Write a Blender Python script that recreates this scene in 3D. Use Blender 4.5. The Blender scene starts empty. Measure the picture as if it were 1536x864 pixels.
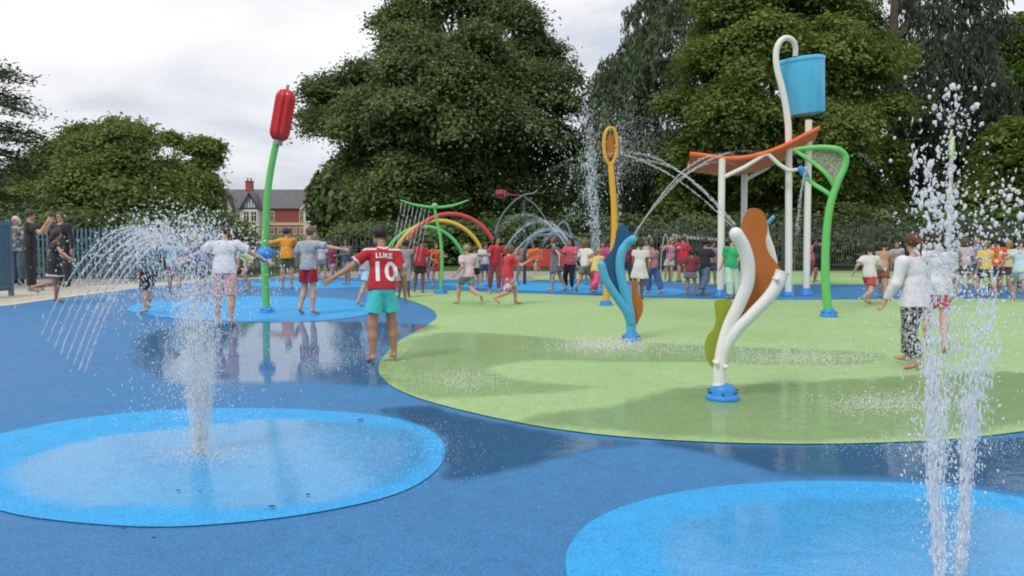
import bpy, bmesh, math, random
import numpy as np
from mathutils import Vector, Matrix
from mathutils.bvhtree import BVHTree
SC = bpy.context.scene
COL = SC.collection
R = math.radians
rng = np.random.default_rng(11)
random.seed(5)

# ------------------------------------------------------------------ camera
CAMH, FPX, HOR = 1.40, 1300.0, 340.0
PITCH = math.atan((432 - HOR) / FPX)
cam = bpy.data.cameras.new('camera'); cam_o = bpy.data.objects.new('camera', cam); COL.objects.link(cam_o)
cam.sensor_width = 36.0; cam.lens = 36.0 * FPX / 1536.0; cam.clip_end = 3000; cam.clip_start = 0.05
cam_o.location = (0, 0, CAMH); cam_o.rotation_euler = (math.pi / 2 - PITCH, 0, 0)
SC.camera = cam_o
cp, sp = math.cos(PITCH), math.sin(PITCH)
def ray(px, py):
    x, y, z = px - 768.0, -(py - 432.0), FPX
    return Vector((x, z * cp + y * sp, -z * sp + y * cp))
def G(px, py, z=0.0):
    d = ray(px, py); t = (z - CAMH) / d.z
    return Vector((d.x * t, d.y * t, z))
def At(px, py, Y):
    d = ray(px, py); t = Y / d.y
    return Vector((d.x * t, Y, CAMH + d.z * t))
def GY(py): return G(768, py).y
def mpp(Y): return Y / FPX          # metres per photo pixel at depth Y

# ------------------------------------------------------------------ objects
def tag(o, label=None, cat=None, group=None, kind=None):
    if label: o['label'] = label
    if cat: o['category'] = cat
    if group: o['group'] = group
    if kind: o['kind'] = kind
    return o
def root(name, loc, label, cat, group=None, rz=0.0):
    o = bpy.data.objects.new(name, None); COL.objects.link(o)
    o.empty_display_size = 0.2
    o.location = loc; o.rotation_euler = (0, 0, rz)
    return tag(o, label, cat, group)
def link(name, me, parent=None, mats=(), world=False):
    """world=True: mesh is given in world coordinates, re-based on the parent's location"""
    o = bpy.data.objects.new(name, me); COL.objects.link(o)
    if mats:
        for m in (mats if isinstance(mats, (list, tuple)) else [mats]): me.materials.append(m)
    if parent is not None:
        o.parent = parent
        if world:
            inv = (Matrix.Translation(parent.location) @ parent.rotation_euler.to_matrix().to_4x4()).inverted()
            if parent.parent is None: me.transform(inv)
    return o
def np_mesh(name, V, F, smooth=False):
    """V (n,3), F (m,k) constant k"""
    me = bpy.data.meshes.new(name)
    V = np.asarray(V, dtype=np.float32); F = np.asarray(F, dtype=np.int32)
    me.vertices.add(len(V)); me.vertices.foreach_set('co', V.ravel())
    k = F.shape[1]
    me.loops.add(F.size); me.loops.foreach_set('vertex_index', F.ravel())
    me.polygons.add(len(F))
    me.polygons.foreach_set('loop_start', np.arange(0, F.size, k, dtype=np.int32))
    me.polygons.foreach_set('loop_total', np.full(len(F), k, dtype=np.int32))
    if smooth: me.polygons.foreach_set('use_smooth', np.ones(len(F), dtype=bool))
    me.update(calc_edges=True); me.validate()
    return me
class MB:
    def __init__(s): s.V = []; s.F = []; s.sm = []; s.mi = []
    def add(s, V, F, smooth=False, mi=0):
        b = len(s.V); s.V += [tuple(v) for v in V]
        for f in F: s.F.append(tuple(b + i for i in f)); s.sm.append(smooth); s.mi.append(mi)
        return s
    def box(s, lo, hi, mi=0):
        x0, y0, z0 = lo; x1, y1, z1 = hi
        return s.add([(x0,y0,z0),(x1,y0,z0),(x1,y1,z0),(x0,y1,z0),(x0,y0,z1),(x1,y0,z1),(x1,y1,z1),(x0,y1,z1)],
              [(0,3,2,1),(4,5,6,7),(0,1,5,4),(1,2,6,5),(2,3,7,6),(3,0,4,7)], mi=mi)
    def obox(s, a, b, w, h, mi=0):
        """bar from a to b, width w (horizontal), height h"""
        a, b = Vector(a), Vector(b); d = (b - a).normalized()
        side = d.cross(Vector((0, 0, 1)))
        side = side.normalized() if side.length > 1e-4 else Vector((1, 0, 0))
        up = side.cross(d).normalized()
        P = []
        for q in (a, b):
            for sx, sz in ((-1,-1),(1,-1),(1,1),(-1,1)): P.append(q + side * (sx * w / 2) + up * (sz * h / 2))
        return s.add(P, [(0,1,2,3),(7,6,5,4),(0,4,5,1),(1,5,6,2),(2,6,7,3),(3,7,4,0)], mi=mi)
    def tube(s, pts, rad, n=12, cap=True, mi=0, dome=False):
        pts = [Vector(p) for p in pts]
        if not isinstance(rad, (list, tuple)): rad = [rad] * len(pts)
        rad = list(rad)
        if dome:
            d = (pts[-1] - pts[-2]).normalized(); r = rad[-1]; e = pts[-1]
            for a in (25, 50, 70, 85): pts.append(e + d * r * math.sin(R(a))); rad.append(r * math.cos(R(a)))
        t0 = (pts[1] - pts[0]).normalized()
        ref = Vector((0, 0, 1)) if abs(t0.z) < 0.9 else Vector((0, 1, 0))
        u = t0.cross(ref).normalized(); V = []; F = []
        for i, p in enumerate(pts):
            t = (pts[min(i + 1, len(pts) - 1)] - pts[max(i - 1, 0)]).normalized()
            u = (u - t * u.dot(t)); u = u.normalized() if u.length > 1e-6 else t.orthogonal().normalized()
            w = t.cross(u)
            for k in range(n):
                a = 2 * math.pi * k / n
                V.append(p + (u * math.cos(a) + w * math.sin(a)) * rad[i])
        for i in range(len(pts) - 1):
            for k in range(n):
                k2 = (k + 1) % n
                F.append((i*n+k, i*n+k2, (i+1)*n+k2, (i+1)*n+k))
        s.add(V, F, True, mi)
        if cap:
            b = len(s.V) - len(V)
            s.F.append(tuple(b + n - 1 - k for k in range(n))); s.sm.append(False); s.mi.append(mi)
            s.F.append(tuple(b + (len(pts)-1)*n + k for k in range(n))); s.sm.append(False); s.mi.append(mi)
        return s
    def lathe(s, prof, n=24, c=(0,0,0), M=None, mi=0, smooth=True):
        V = []; F = []; c = Vector(c)
        for r, z in prof:
            for k in range(n):
                a = 2*math.pi*k/n; v = Vector((r*math.cos(a), r*math.sin(a), z))
                if M is not None: v = M @ v
                V.append(v + c)
        for i in range(len(prof)-1):
            for k in range(n):
                k2 = (k+1) % n
                F.append((i*n+k, i*n+k2, (i+1)*n+k2, (i+1)*n+k))
        return s.add(V, F, smooth, mi)
    def prism(s, poly, thick, axis='y', mi=0):
        """poly: list of Vectors in a plane; extruded by +-thick/2 along axis vector"""
        ax = Vector(axis) if not isinstance(axis, str) else {'x':Vector((1,0,0)),'y':Vector((0,1,0)),'z':Vector((0,0,1))}[axis]
        n = len(poly); h = ax * (thick / 2)
        V = [Vector(p) - h for p in poly] + [Vector(p) + h for p in poly]
        F = [tuple(range(n)), tuple(range(2*n-1, n-1, -1))] + [(i, i+n, (i+1)%n+n, (i+1)%n) for i in range(n)]
        return s.add(V, F, False, mi)
    def build(s, name, mats, parent=None, world=True, recalc=True, bevel=0):
        me = bpy.data.meshes.new(name); me.from_pydata(s.V, [], s.F)
        me.polygons.foreach_set('use_smooth', s.sm); me.polygons.foreach_set('material_index', s.mi)
        if recalc or bevel:
            bm = bmesh.new(); bm.from_mesh(me)
            if bevel: bmesh.ops.bevel(bm, geom=bm.edges[:], offset=bevel, segments=2, affect='EDGES', clamp_overlap=True)
            bmesh.ops.recalc_face_normals(bm, faces=bm.faces); bm.to_mesh(me); bm.free()
        me.update()
        if recalc or bevel: me.set_sharp_from_angle(angle=R(42))
        return link(name, me, parent, mats, world)
def smooth_path(P, n=8):
    """Catmull-Rom through points"""
    P = [Vector(p) for p in P]; Q = [P[0]*2-P[1]] + P + [P[-1]*2-P[-2]]; out = []
    for i in range(1, len(Q)-2):
        a, b, c, d = Q[i-1], Q[i], Q[i+1], Q[i+2]
        for k in range(n):
            t = k / n
            out.append(0.5*((2*b)+(c-a)*t+(2*a-5*b+4*c-d)*t*t+(3*b-a-3*c+d)*t**3))
    out.append(Q[-2]); return out

# ------------------------------------------------------------------ materials
def new_mat(name):
    m = bpy.data.materials.new(name); m.use_nodes = True
    return m, m.node_tree.nodes, m.node_tree.links, m.node_tree.nodes['Principled BSDF']
def N(nt, typ, **kw):
    n = nt.new(typ)
    for k, v in kw.items():
        if k in n.inputs.keys(): n.inputs[k].default_value = v
        else: setattr(n, k, v)
    return n
def coord(ns, ls, kind='Object'):
    return ns.new('ShaderNodeTexCoord').outputs[kind]
def noise(ns, ls, scale, detail=3, rough=0.5, vec=None, dist=0.0):
    n = ns.new('ShaderNodeTexNoise'); n.inputs['Scale'].default_value = scale; n.inputs['Detail'].default_value = detail
    n.inputs['Roughness'].default_value = rough; n.inputs['Distortion'].default_value = dist
    if vec is not None: ls.new(vec, n.inputs['Vector'])
    return n
def ramp(ns, ls, fac, stops, interp='LINEAR'):
    r = ns.new('ShaderNodeValToRGB'); r.color_ramp.interpolation = interp
    e = r.color_ramp.elements
    while len(e) < len(stops): e.new(0.5)
    for i, (p, c) in enumerate(stops):
        e[i].position = p; e[i].color = (*c, 1) if len(c) == 3 else c
    ls.new(fac, r.inputs['Fac']); return r
def mixc(ns, ls, fac, a, b, mode='MIX'):
    m = ns.new('ShaderNodeMix'); m.data_type = 'RGBA'; m.blend_type = mode
    for sock, v in ((m.inputs[0], fac), (m.inputs[6], a), (m.inputs[7], b)):
        if hasattr(v, 'links'): ls.new(v, sock)
        elif isinstance(v, (int, float)): sock.default_value = v
        else: sock.default_value = (*v, 1)
    return m.outputs[2]
def bump(ns, ls, h, strength, dist, bsdf):
    b = ns.new('ShaderNodeBump'); b.inputs['Strength'].default_value = strength; b.inputs['Distance'].default_value = dist
    ls.new(h, b.inputs['Height']); ls.new(b.outputs[0], bsdf.inputs['Normal']); return b
def dk(c, f): return tuple(x * f for x in c)
_mc = {}
def plain(name, c, rough=0.5, var=0.12, scale=6, metal=0.0, bmp=0.0, coat=0.0):
    key = (name, tuple(c), rough)
    if key in _mc: return _mc[key]
    m, ns, ls, b = new_mat(name)
    n = noise(ns, ls, scale, 4, 0.6, coord(ns, ls))
    r = ramp(ns, ls, n.outputs[0], [(0.3, dk(c, 1 - var)), (0.7, dk(c, 1 + var * 0.5))])
    ls.new(r.outputs[0], b.inputs['Base Color'])
    b.inputs['Roughness'].default_value = rough; b.inputs['Metallic'].default_value = metal
    b.inputs['Coat Weight'].default_value = coat; b.inputs['Coat Roughness'].default_value = 0.15
    if bmp: bump(ns, ls, noise(ns, ls, scale * 8, 3, 0.6, coord(ns, ls)).outputs[0], bmp, 0.01, b)
    _mc[key] = m; return m
def paint(name, c, rough=0.38):
    """powder-coated metal with grime runs and faint fading"""
    key = ('paint', name, tuple(c))
    if key in _mc: return _mc[key]
    m, ns, ls, b = new_mat(name)
    co = coord(ns, ls)
    mp = ns.new('ShaderNodeMapping'); mp.inputs['Scale'].default_value = (9, 9, 0.8); ls.new(co, mp.inputs['Vector'])
    n1 = noise(ns, ls, 1.0, 4, 0.6, mp.outputs[0]); n2 = noise(ns, ls, 2.2, 3, 0.5, co)
    c1 = mixc(ns, ls, ramp(ns, ls, n1.outputs[0], [(0.5, (0,0,0)), (0.8, (0.45,)*3)]).outputs[0], c, dk(c, 0.7))
    c2 = mixc(ns, ls, ramp(ns, ls, n2.outputs[0], [(0.35, (0,0,0)), (0.75, (0.35,)*3)]).outputs[0], c1, tuple(x*0.85+0.06 for x in c))
    ls.new(c2, b.inputs['Base Color'])
    rr = ramp(ns, ls, n2.outputs[0], [(0.3, (rough-0.1,)*3), (0.7, (rough+0.15,)*3)])
    ls.new(rr.outputs[0], b.inputs['Roughness'])
    bump(ns, ls, noise(ns, ls, 60, 2, 0.5, co).outputs[0], 0.05, 0.004, b)
    _mc[key] = m; return m
# ------------------------------------------------------------------ world: cloudy daylight
W = bpy.data.worlds.new("World"); SC.world = W; W.use_nodes = True
SUN_EL, SUN_AZ = R(52), R(215)     # azimuth from +Y clockwise: behind-left of the camera
ns, ls = W.node_tree.nodes, W.node_tree.links
bg = ns['Background']; bg.inputs['Strength'].default_value = 0.1
sky = ns.new('ShaderNodeTexSky'); sky.sky_type = 'NISHITA'; sky.sun_disc = False
sky.sun_elevation = SUN_EL; sky.sun_rotation = SUN_AZ; sky.air_density = 1.0; sky.dust_density = 1.5
tc = ns.new('ShaderNodeTexCoord')
mp = ns.new('ShaderNodeMapping'); mp.inputs['Scale'].default_value = (1.0, 1.0, 2.6); ls.new(tc.outputs['Generated'], mp.inputs['Vector'])
mp.inputs['Location'].default_value = (0.35, 0.1, 0.2)
n1 = noise(ns, ls, 2.3, 7, 0.55, mp.outputs[0], 0.25)
n2 = noise(ns, ls, 5.2, 6, 0.6, mp.outputs[0], 0.4)
cloud = ramp(ns, ls, n1.outputs[0], [(0.34, (5.9, 6.5, 7.6)), (0.45, (7.7, 8.0, 8.7)), (0.54, (9.2, 9.3, 9.6)), (0.66, (11.0, 10.9, 10.8))])
cl2 = mixc(ns, ls, ramp(ns, ls, n2.outputs[0], [(0.46, (0,0,0)), (0.60, (0.5,)*3)]).outputs[0], cloud.outputs[0], (10.6, 10.5, 10.5))
cover = ramp(ns, ls, n1.outputs[0], [(0.30, (0.72,)*3), (0.46, (0.97,)*3)])
out = mixc(ns, ls, cover.outputs[0], sky.outputs[0], cl2)
ls.new(out, bg.inputs['Color'])
sun = bpy.data.lights.new('sun', 'SUN'); sun.energy = 1.5; sun.angle = R(14); sun.color = (1.0, 0.96, 0.9)
so = bpy.data.objects.new('sun', sun); COL.objects.link(so)
sd = Vector((math.sin(SUN_AZ)*math.cos(SUN_EL), math.cos(SUN_AZ)*math.cos(SUN_EL), math.sin(SUN_EL)))
so.rotation_euler = (-sd).to_track_quat('-Z', 'Y').to_euler(); so.location = sd * 60
v = SC.view_settings; v.view_transform = 'Standard'; v.look = 'None'; v.gamma = 1; v.exposure = 0.0
SC.display_settings.display_device = 'sRGB'
SC.cycles.filter_width = 1.9
SC.cycles.max_bounces = 6; SC.cycles.transparent_max_bounces = 24; SC.cycles.glossy_bounces = 3; SC.cycles.diffuse_bounces = 3
SC.cycles.caustics_reflective = False; SC.cycles.caustics_refractive = False
SC.cycles.use_denoising = True

# ------------------------------------------------------------------ ground sheets
def rubber(name, c, c2=None):
    """wet-pour rubber: fused coloured granules, faint seams and worn areas"""
    m, ns, ls, b = new_mat(name)
    co = coord(ns, ls, 'Object')
    g = ns.new('ShaderNodeTexVoronoi'); g.inputs['Scale'].default_value = 170; ls.new(co, g.inputs['Vector'])
    big = noise(ns, ls, 0.55, 5, 0.6, co, 0.4); mid = noise(ns, ls, 7, 4, 0.65, co)
    c2 = c2 or tuple(x * 0.8 + 0.05 for x in c)
    cc = mixc(ns, ls, ramp(ns, ls, big.outputs[0], [(0.35, (0,0,0)), (0.68, (1,1,1))]).outputs[0], c, c2)
    cc = mixc(ns, ls, ramp(ns, ls, mid.outputs[0], [(0.45, (0,0,0)), (0.75, (0.45,)*3)]).outputs[0], cc, dk(c, 0.68))
    sc_ = noise(ns, ls, 1.7, 8, 0.75, co, 1.5); cc = mixc(ns, ls, ramp(ns, ls, sc_.outputs[0], [(0.56, (0,0,0)), (0.72, (0.5,)*3)]).outputs[0], cc, tuple(x*0.7+0.10 for x in c))
    st_ = noise(ns, ls, 0.9, 7, 0.8, co, 2.5); cc = mixc(ns, ls, ramp(ns, ls, st_.outputs[0], [(0.60, (0,0,0)), (0.66, (0.35,)*3)]).outputs[0], cc, dk(c, 0.6))
    sep = ramp(ns, ls, g.outputs['Color'], [(0.15, (0.55,)*3), (0.85, (1.22,)*3)])
    cc = mixc(ns, ls, 0.8, cc, sep.outputs[0], 'MULTIPLY')
    ls.new(cc, b.inputs['Base Color'])
    b.inputs['Specular IOR Level'].default_value = 0.35
    rr = ramp(ns, ls, big.outputs[0], [(0.3, (0.42,)*3), (0.7, (0.7,)*3)]); ls.new(rr.outputs[0], b.inputs['Roughness'])
    bump(ns, ls, g.outputs['Distance'], 0.35, 0.004, b)
    return m
M_blue = rubber('blue_rubber', (0.034, 0.195, 0.46), (0.048, 0.235, 0.50))
M_light = rubber('light_blue_rubber', (0.024, 0.38, 0.84), (0.04, 0.43, 0.87))
M_green = rubber('green_rubber', (0.35, 0.55, 0.22), (0.40, 0.58, 0.27))
def sheet(name, pts, z, mat, label=None, kind='structure', dens=None):
    me = bpy.data.meshes.new(name)
    bm = bmesh.new(); vs = [bm.verts.new((p[0], p[1], z)) for p in pts]
    f = bm.faces.new(vs)
    if f.normal.z < 0: f.normal_flip()
    f.normal_update()
    if f.normal.z < 0: f.normal_flip()
    bmesh.ops.triangulate(bm, faces=bm.faces[:]); bm.to_mesh(me); bm.free()
    o = link(name, me, None, mat); o['kind'] = kind
    if label: o['label'] = label
    return o
def gpoly(P, n=6, closed=True):
    """pixel outline -> smooth ground outline"""
    W_ = [G(x, y) for x, y in P]
    if not closed: return smooth_path(W_, n)
    Q = [W_[-1]] + W_ + [W_[0], W_[1]]; out = []
    for i in range(1, len(Q)-2):
        a, b, c, d = Q[i-1], Q[i], Q[i+1], Q[i+2]
        for k in range(n):
            t = k/n; out.append(0.5*((2*b)+(c-a)*t+(2*a-5*b+4*c-d)*t*t+(3*b-a-3*c+d)*t**3))
    return out
def grass_mat():
    m, ns, ls, b = new_mat('park_grass'); co = coord(ns, ls)
    a = noise(ns, ls, 0.15, 5, 0.6, co); c = noise(ns, ls, 14, 4, 0.7, co)
    r = ramp(ns, ls, a.outputs[0], [(0.35, (0.05, 0.095, 0.022)), (0.65, (0.085, 0.13, 0.035))])
    ls.new(mixc(ns, ls, 0.6, r.outputs[0], ramp(ns, ls, c.outputs[0], [(0.3, (0.5,)*3), (0.7, (1.3,)*3)]).outputs[0], 'MULTIPLY'), b.inputs['Base Color'])
    b.inputs['Roughness'].default_value = 0.9; bump(ns, ls, c.outputs[0], 0.6, 0.05, b); return m
g = sheet('ground', [(-900,-300),(900,-300),(900,1500),(-900,1500)], -0.03, grass_mat(), 'park grass reaching to the far trees')
# concrete surround (left path and apron behind the pad)
def concrete_mat(name, c):
    m, ns, ls, b = new_mat(name); co = coord(ns, ls)
    a = noise(ns, ls, 0.8, 6, 0.65, co); f = noise(ns, ls, 40, 3, 0.6, co)
    r = ramp(ns, ls, a.outputs[0], [(0.3, dk(c, 0.8)), (0.7, dk(c, 1.08))])
    ls.new(mixc(ns, ls, 0.35, r.outputs[0], ramp(ns, ls, f.outputs[0], [(0.3, (0.75,)*3), (0.7, (1.15,)*3)]).outputs[0], 'MULTIPLY'), b.inputs['Base Color'])
    b.inputs['Roughness'].default_value = 0.8; bump(ns, ls, f.outputs[0], 0.3, 0.01, b); return m
sheet('pavement', [(-40, 6), (40, 6), (40, 27.5), (-6.5, 27.5), (-6.8, 23.4), (-40, 22.6)], -0.012, concrete_mat('grey_concrete', (0.33, 0.32, 0.30)), 'grey concrete pavement around the splash pad')
edge = [(-700,520),(-400,490),(-120,470),(0,460),(60,452),(120,444),(200,434),(270,426),(330,421),(390,418)]
e_w = gpoly(edge, 4, False)
outer = gpoly([(-700,470),(-300,450),(0,437),(100,431),(200,426),(300,421),(390,416)], 4, False)
sheet('path', list(e_w) + list(outer)[::-1], 0.010, concrete_mat('beige_paving', (0.56, 0.50, 0.41)), 'beige paving band at the edge of the splash pad')
kb = MB()
for i in range(len(e_w)-1):
    a, b_ = e_w[i].copy(), e_w[i+1].copy(); a.z = b_.z = 0.012; kb.obox(a, b_, 0.16, 0.024)
k = kb.build('kerb', concrete_mat('white_kerb', (0.66, 0.64, 0.6)), None, False); tag(k, 'pale flush kerb between paving and blue pad', kind='structure')
# blue pad
blue_out = [(-9, 1.0), (9, 1.0), (26, 8), (26, 21.9)]
far = [G(1536+300, 427), G(1300, 426), G(1100, 426), G(1000, 424), G(900, 423), G(760, 421), G(560, 417), G(440, 416), G(390, 418)]
for p in far[:1]: pass
sheet('blue_splash_pad', [Vector(p).to_3d() if len(p)==2 else p for p in [Vector((-9,0.9)),Vector((9,0.9)),Vector((22,8))]] + far + list(e_w)[::-1], 0.004, M_blue, 'mid blue rubber surface of the splash pad')
# green field
green = [(655,476),(640,489),(600,512),(576,535),(567,556),(582,577),(625,598),(700,619),(800,640),(900,654),(1000,662),(1110,667),(1250,668),(1380,664),(1480,656),(1600,640),(1800,610),(1950,560),(1850,480),(1700,452),(1500,449),(1300,450),(1150,451),(1000,448),(880,444),(760,440),(690,437),(622,436),(560,438),(600,447),(642,462)]
sheet('green_rubber_field', gpoly(green, 4), 0.012, M_green, 'pale green rubber area in the middle of the pad')
sheet('green_rubber_band', [*gpoly([(800,413),(900,411),(1000,409),(1200,407),(1400,409),(1700,412)],4,False), *gpoly([(1900,430),(1500,428),(1300,427),(1100,427),(1000,424),(900,421),(800,420)],4,False)], 0.006, M_green, 'narrow green rubber band along the far edge of the pad')
def disc(name, P, z, mat, label):
    return sheet(name, gpoly(P, 6), z, mat, label)
def gcircle(px, py, rx, ry=None, n=72, rot=0):
    c = G(px, py); return c
def circ(c, r, n=96, wob=0.0):
    ph = random.random()*6
    return [(c[0] + r*math.cos(2*math.pi*k/n)*(1+wob*math.sin(3*2*math.pi*k/n+ph)), c[1] + r*math.sin(2*math.pi*k/n)*(1+wob*math.sin(2*2*math.pi*k/n+ph))) for k in range(n)]
# near-left disc: photo ellipse y 615..793, right edge 668
n0, n1_ = GY(793), GY(615); cy = (n0+n1_)/2
sheet('light_blue_circle', gpoly([(668,685),(655,655),(610,633),(520,620),(400,614),(260,616),(130,628),(20,648),(-60,672),(-95,700),(-70,735),(0,768),(100,785),(230,793),(350,787),(470,772),(580,748),(640,720)], 6), 0.010, M_light, 'light blue rubber disc under the near left water jet')
sheet('light_blue_circle', gpoly([(848,850),(858,815),(890,783),(950,757),(1040,737),(1150,726),(1270,724),(1400,730),(1536,750),(1680,790),(1760,850),(1740,930),(1640,1010),(1450,1060),(1250,1070),(1050,1030),(920,970),(865,905)], 6), 0.010, M_light, 'light blue rubber disc at the bottom right of the pad')
sheet('light_blue_circle', gpoly([(562,464),(545,474),(480,482),(400,484),(300,481),(225,474),(190,465),(215,455),(290,448),(400,445),(500,448),(550,455)], 5), 0.010, M_light, 'light blue rubber disc under the red topped pole')
sheet('light_blue_circle', gpoly([(1030,437),(990,444),(900,441),(800,437),(700,432),(660,427),(720,423),(830,425),(950,428)], 5), 0.008, M_light, 'light blue rubber disc far behind the green field')
sheet('light_blue_circle', gpoly([(560,428),(500,433),(420,432),(370,427),(430,422),(520,422)], 5), 0.008, M_light, 'light blue rubber disc near the houses side of the pad')
sheet('light_green_circle', gpoly([(905,583),(860,592),(780,598),(700,604),(690,612),(780,612),(930,604),(1010,590),(1060,570),(1060,552),(960,545),(850,543),(785,549),(770,561),(800,573),(850,581)], 5), 0.014, rubber('pale_green_rubber', (0.40, 0.63, 0.25)), 'paler green rubber swirl in the green field') if False else None

# ------------------------------------------------------------------ puddles: thin films of water lying on the rubber
def puddle_mat(tint=0.97, refl=1.0, rough=0.04, bmp=0.07):
    m, ns, ls, b = new_mat('standing_water'); ns.remove(b)
    o = ns['Material Output']; co = coord(ns, ls)
    at = ns.new('ShaderNodeAttribute'); at.attribute_name = 'film'
    nz = noise(ns, ls, 2.6, 8, 0.7, co, 0.8)
    ad = ns.new('ShaderNodeMath'); ad.operation = 'ADD'; ls.new(at.outputs['Fac'], ad.inputs[0])
    sb = ns.new('ShaderNodeMath'); sb.operation = 'MULTIPLY_ADD'; ls.new(nz.outputs[0], sb.inputs[0]); sb.inputs[1].default_value = 0.9; sb.inputs[2].default_value = -0.45
    ls.new(sb.outputs[0], ad.inputs[1])
    mr = ns.new('ShaderNodeMapRange'); mr.inputs['From Min'].default_value = 0.20; mr.inputs['From Max'].default_value = 0.52; ls.new(ad.outputs[0], mr.inputs['Value'])
    wet = ns.new('ShaderNodeBsdfTransparent'); wet.inputs[0].default_value = (tint*0.985, tint, tint, 1)
    gl = ns.new('ShaderNodeBsdfGlossy'); gl.inputs['Roughness'].default_value = rough
    fr = ns.new('ShaderNodeFresnel'); fr.inputs['IOR'].default_value = 1.36
    r1 = noise(ns, ls, 9, 3, 0.5, co, 0.2); r2 = noise(ns, ls, 42, 2, 0.5, co)
    sm = ns.new('ShaderNodeMath'); sm.operation = 'MULTIPLY_ADD'; ls.new(r2.outputs[0], sm.inputs[0]); sm.inputs[1].default_value = 0.25; ls.new(r1.outputs[0], sm.inputs[2])
    bp = ns.new('ShaderNodeBump'); bp.inputs['Strength'].default_value = bmp; bp.inputs['Distance'].default_value = 0.02; ls.new(sm.outputs[0], bp.inputs['Height'])
    ls.new(bp.outputs[0], gl.inputs['Normal']); ls.new(bp.outputs[0], fr.inputs['Normal'])
    fm = ns.new('ShaderNodeMath'); fm.operation = 'MULTIPLY'; ls.new(fr.outputs[0], fm.inputs[0]); fm.inputs[1].default_value = refl; fm0 = fm
    ge = ns.new('ShaderNodeNewGeometry'); iv = ns.new('ShaderNodeMath'); iv.operation = 'SUBTRACT'; iv.inputs[0].default_value = 1.0; ls.new(ge.outputs['Backfacing'], iv.inputs[1])
    fm = ns.new('ShaderNodeMath'); fm.operation = 'MULTIPLY'; ls.new(fm0.outputs[0], fm.inputs[0]); ls.new(iv.outputs[0], fm.inputs[1])
    mx = ns.new('ShaderNodeMixShader'); ls.new(fm.outputs[0], mx.inputs[0]); ls.new(wet.outputs[0], mx.inputs[1]); ls.new(gl.outputs[0], mx.inputs[2])
    tr = ns.new('ShaderNodeBsdfTransparent')
    m2 = ns.new('ShaderNodeMixShader'); ls.new(mr.outputs[0], m2.inputs[0]); ls.new(tr.outputs[0], m2.inputs[1]); ls.new(mx.outputs[0], m2.inputs[2])
    ls.new(m2.outputs[0], o.inputs['Surface']); return m
M_pool = puddle_mat(0.93, 1.0, 0.03, 0.03); M_film = puddle_mat(0.91, 0.40, 0.11); M_olive = puddle_mat(0.86, 0.45, 0.05); M_shal = puddle_mat(0.96, 1.0, 0.12); M_dark = puddle_mat(0.76, 0.8, 0.05)
def puddle(P, z, label, fade=0.35, n=5, mat=None):
    poly = np.array([(p.x, p.y) for p in gpoly(P, n)])
    lo, hi = poly.min(0), poly.max(0)
    st = max(0.04, min(0.15, (hi-lo).max()/70))
    xs = np.arange(lo[0]-st, hi[0]+st*2, st); ys = np.arange(lo[1]-st, hi[1]+st*2, st)
    X, Y = np.meshgrid(xs, ys, indexing='ij'); X1, Y1 = X.ravel(), Y.ravel()
    a, b = poly, np.roll(poly, -1, 0)
    inside = np.zeros(X1.shape, bool); dm = np.full(X1.shape, 1e9)
    for (ax, ay), (bx, by) in zip(a, b):
        c = ((ay > Y1) != (by > Y1)) & (X1 < (bx-ax)*(Y1-ay)/(by-ay+1e-12)+ax); inside ^= c
        L = (bx-ax)**2+(by-ay)**2+1e-12; t = np.clip(((X1-ax)*(bx-ax)+(Y1-ay)*(by-ay))/L, 0, 1)
        dm = np.minimum(dm, np.hypot(X1-(ax+t*(bx-ax)), Y1-(ay+t*(by-ay))))
    w = np.clip(0.35 + np.where(inside, dm, -dm)/fade*0.65, 0, 1)
    keep = (w > 0).reshape(X.shape)
    idx = np.arange(X.size).reshape(X.shape)
    cell = keep[:-1,:-1] | keep[1:,:-1] | keep[1:,1:] | keep[:-1,1:]
    F = np.stack([idx[:-1,:-1][cell], idx[1:,:-1][cell], idx[1:,1:][cell], idx[:-1,1:][cell]], 1)
    used, inv = np.unique(F, return_inverse=True); F = inv.reshape(F.shape)
    V = np.stack([X1[used], Y1[used], np.full(len(used), z)], 1)
    me = np_mesh('puddle', V, F)
    at = me.attributes.new('film', 'FLOAT', 'POINT'); at.data.foreach_set('value', w[used].astype(np.float32))
    o = link('puddle', me, None, mat or M_pool); return tag(o, label, kind='structure')
ZP = 0.018
puddle([(225,500),(300,489),(400,486),(500,484),(600,486),(650,492),(600,510),(575,535),(570,556),(590,575),(560,582),(480,574),(380,577),(290,578),(240,570),(205,540)], ZP, 'wide pool of water on the blue pad reflecting the pale sky', 0.4)
puddle([(20,705),(90,675),(200,654),(300,642),(400,633),(520,636),(610,648),(640,672),(622,712),(560,736),(470,760),(360,768),(230,768),(110,762),(40,740)], ZP, 'shallow water spread around the near left jet', 0.26, mat=M_shal)
puddle([(570,618),(640,613),(700,628),(800,648),(900,663),(960,668),(900,675),(840,690),(780,705),(720,718),(668,722),(672,690),(660,655),(610,634)], ZP+0.004, 'dark pool of water between the left disc and the green field', 0.14, mat=M_dark)
puddle([(985,668),(1100,672),(1250,673),(1400,668),(1500,662),(1640,650),(1720,700),(1620,748),(1536,742),(1400,724),(1270,718),(1180,716),(1080,688)], ZP+0.004, 'dark pool of water along the near edge of the green field', 0.12, mat=M_dark)
puddle([(570,545),(585,525),(620,508),(690,500),(780,505),(860,512),(960,516),(1100,522),(1250,528),(1330,534),(1300,548),(1180,550),(1060,546),(900,545),(800,543),(740,552),(735,562),(790,575),(890,583),(830,592),(740,596),(660,600),(610,590),(578,570)], ZP, 'water film spreading over the green field behind the boy', 0.25, mat=M_film)
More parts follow.
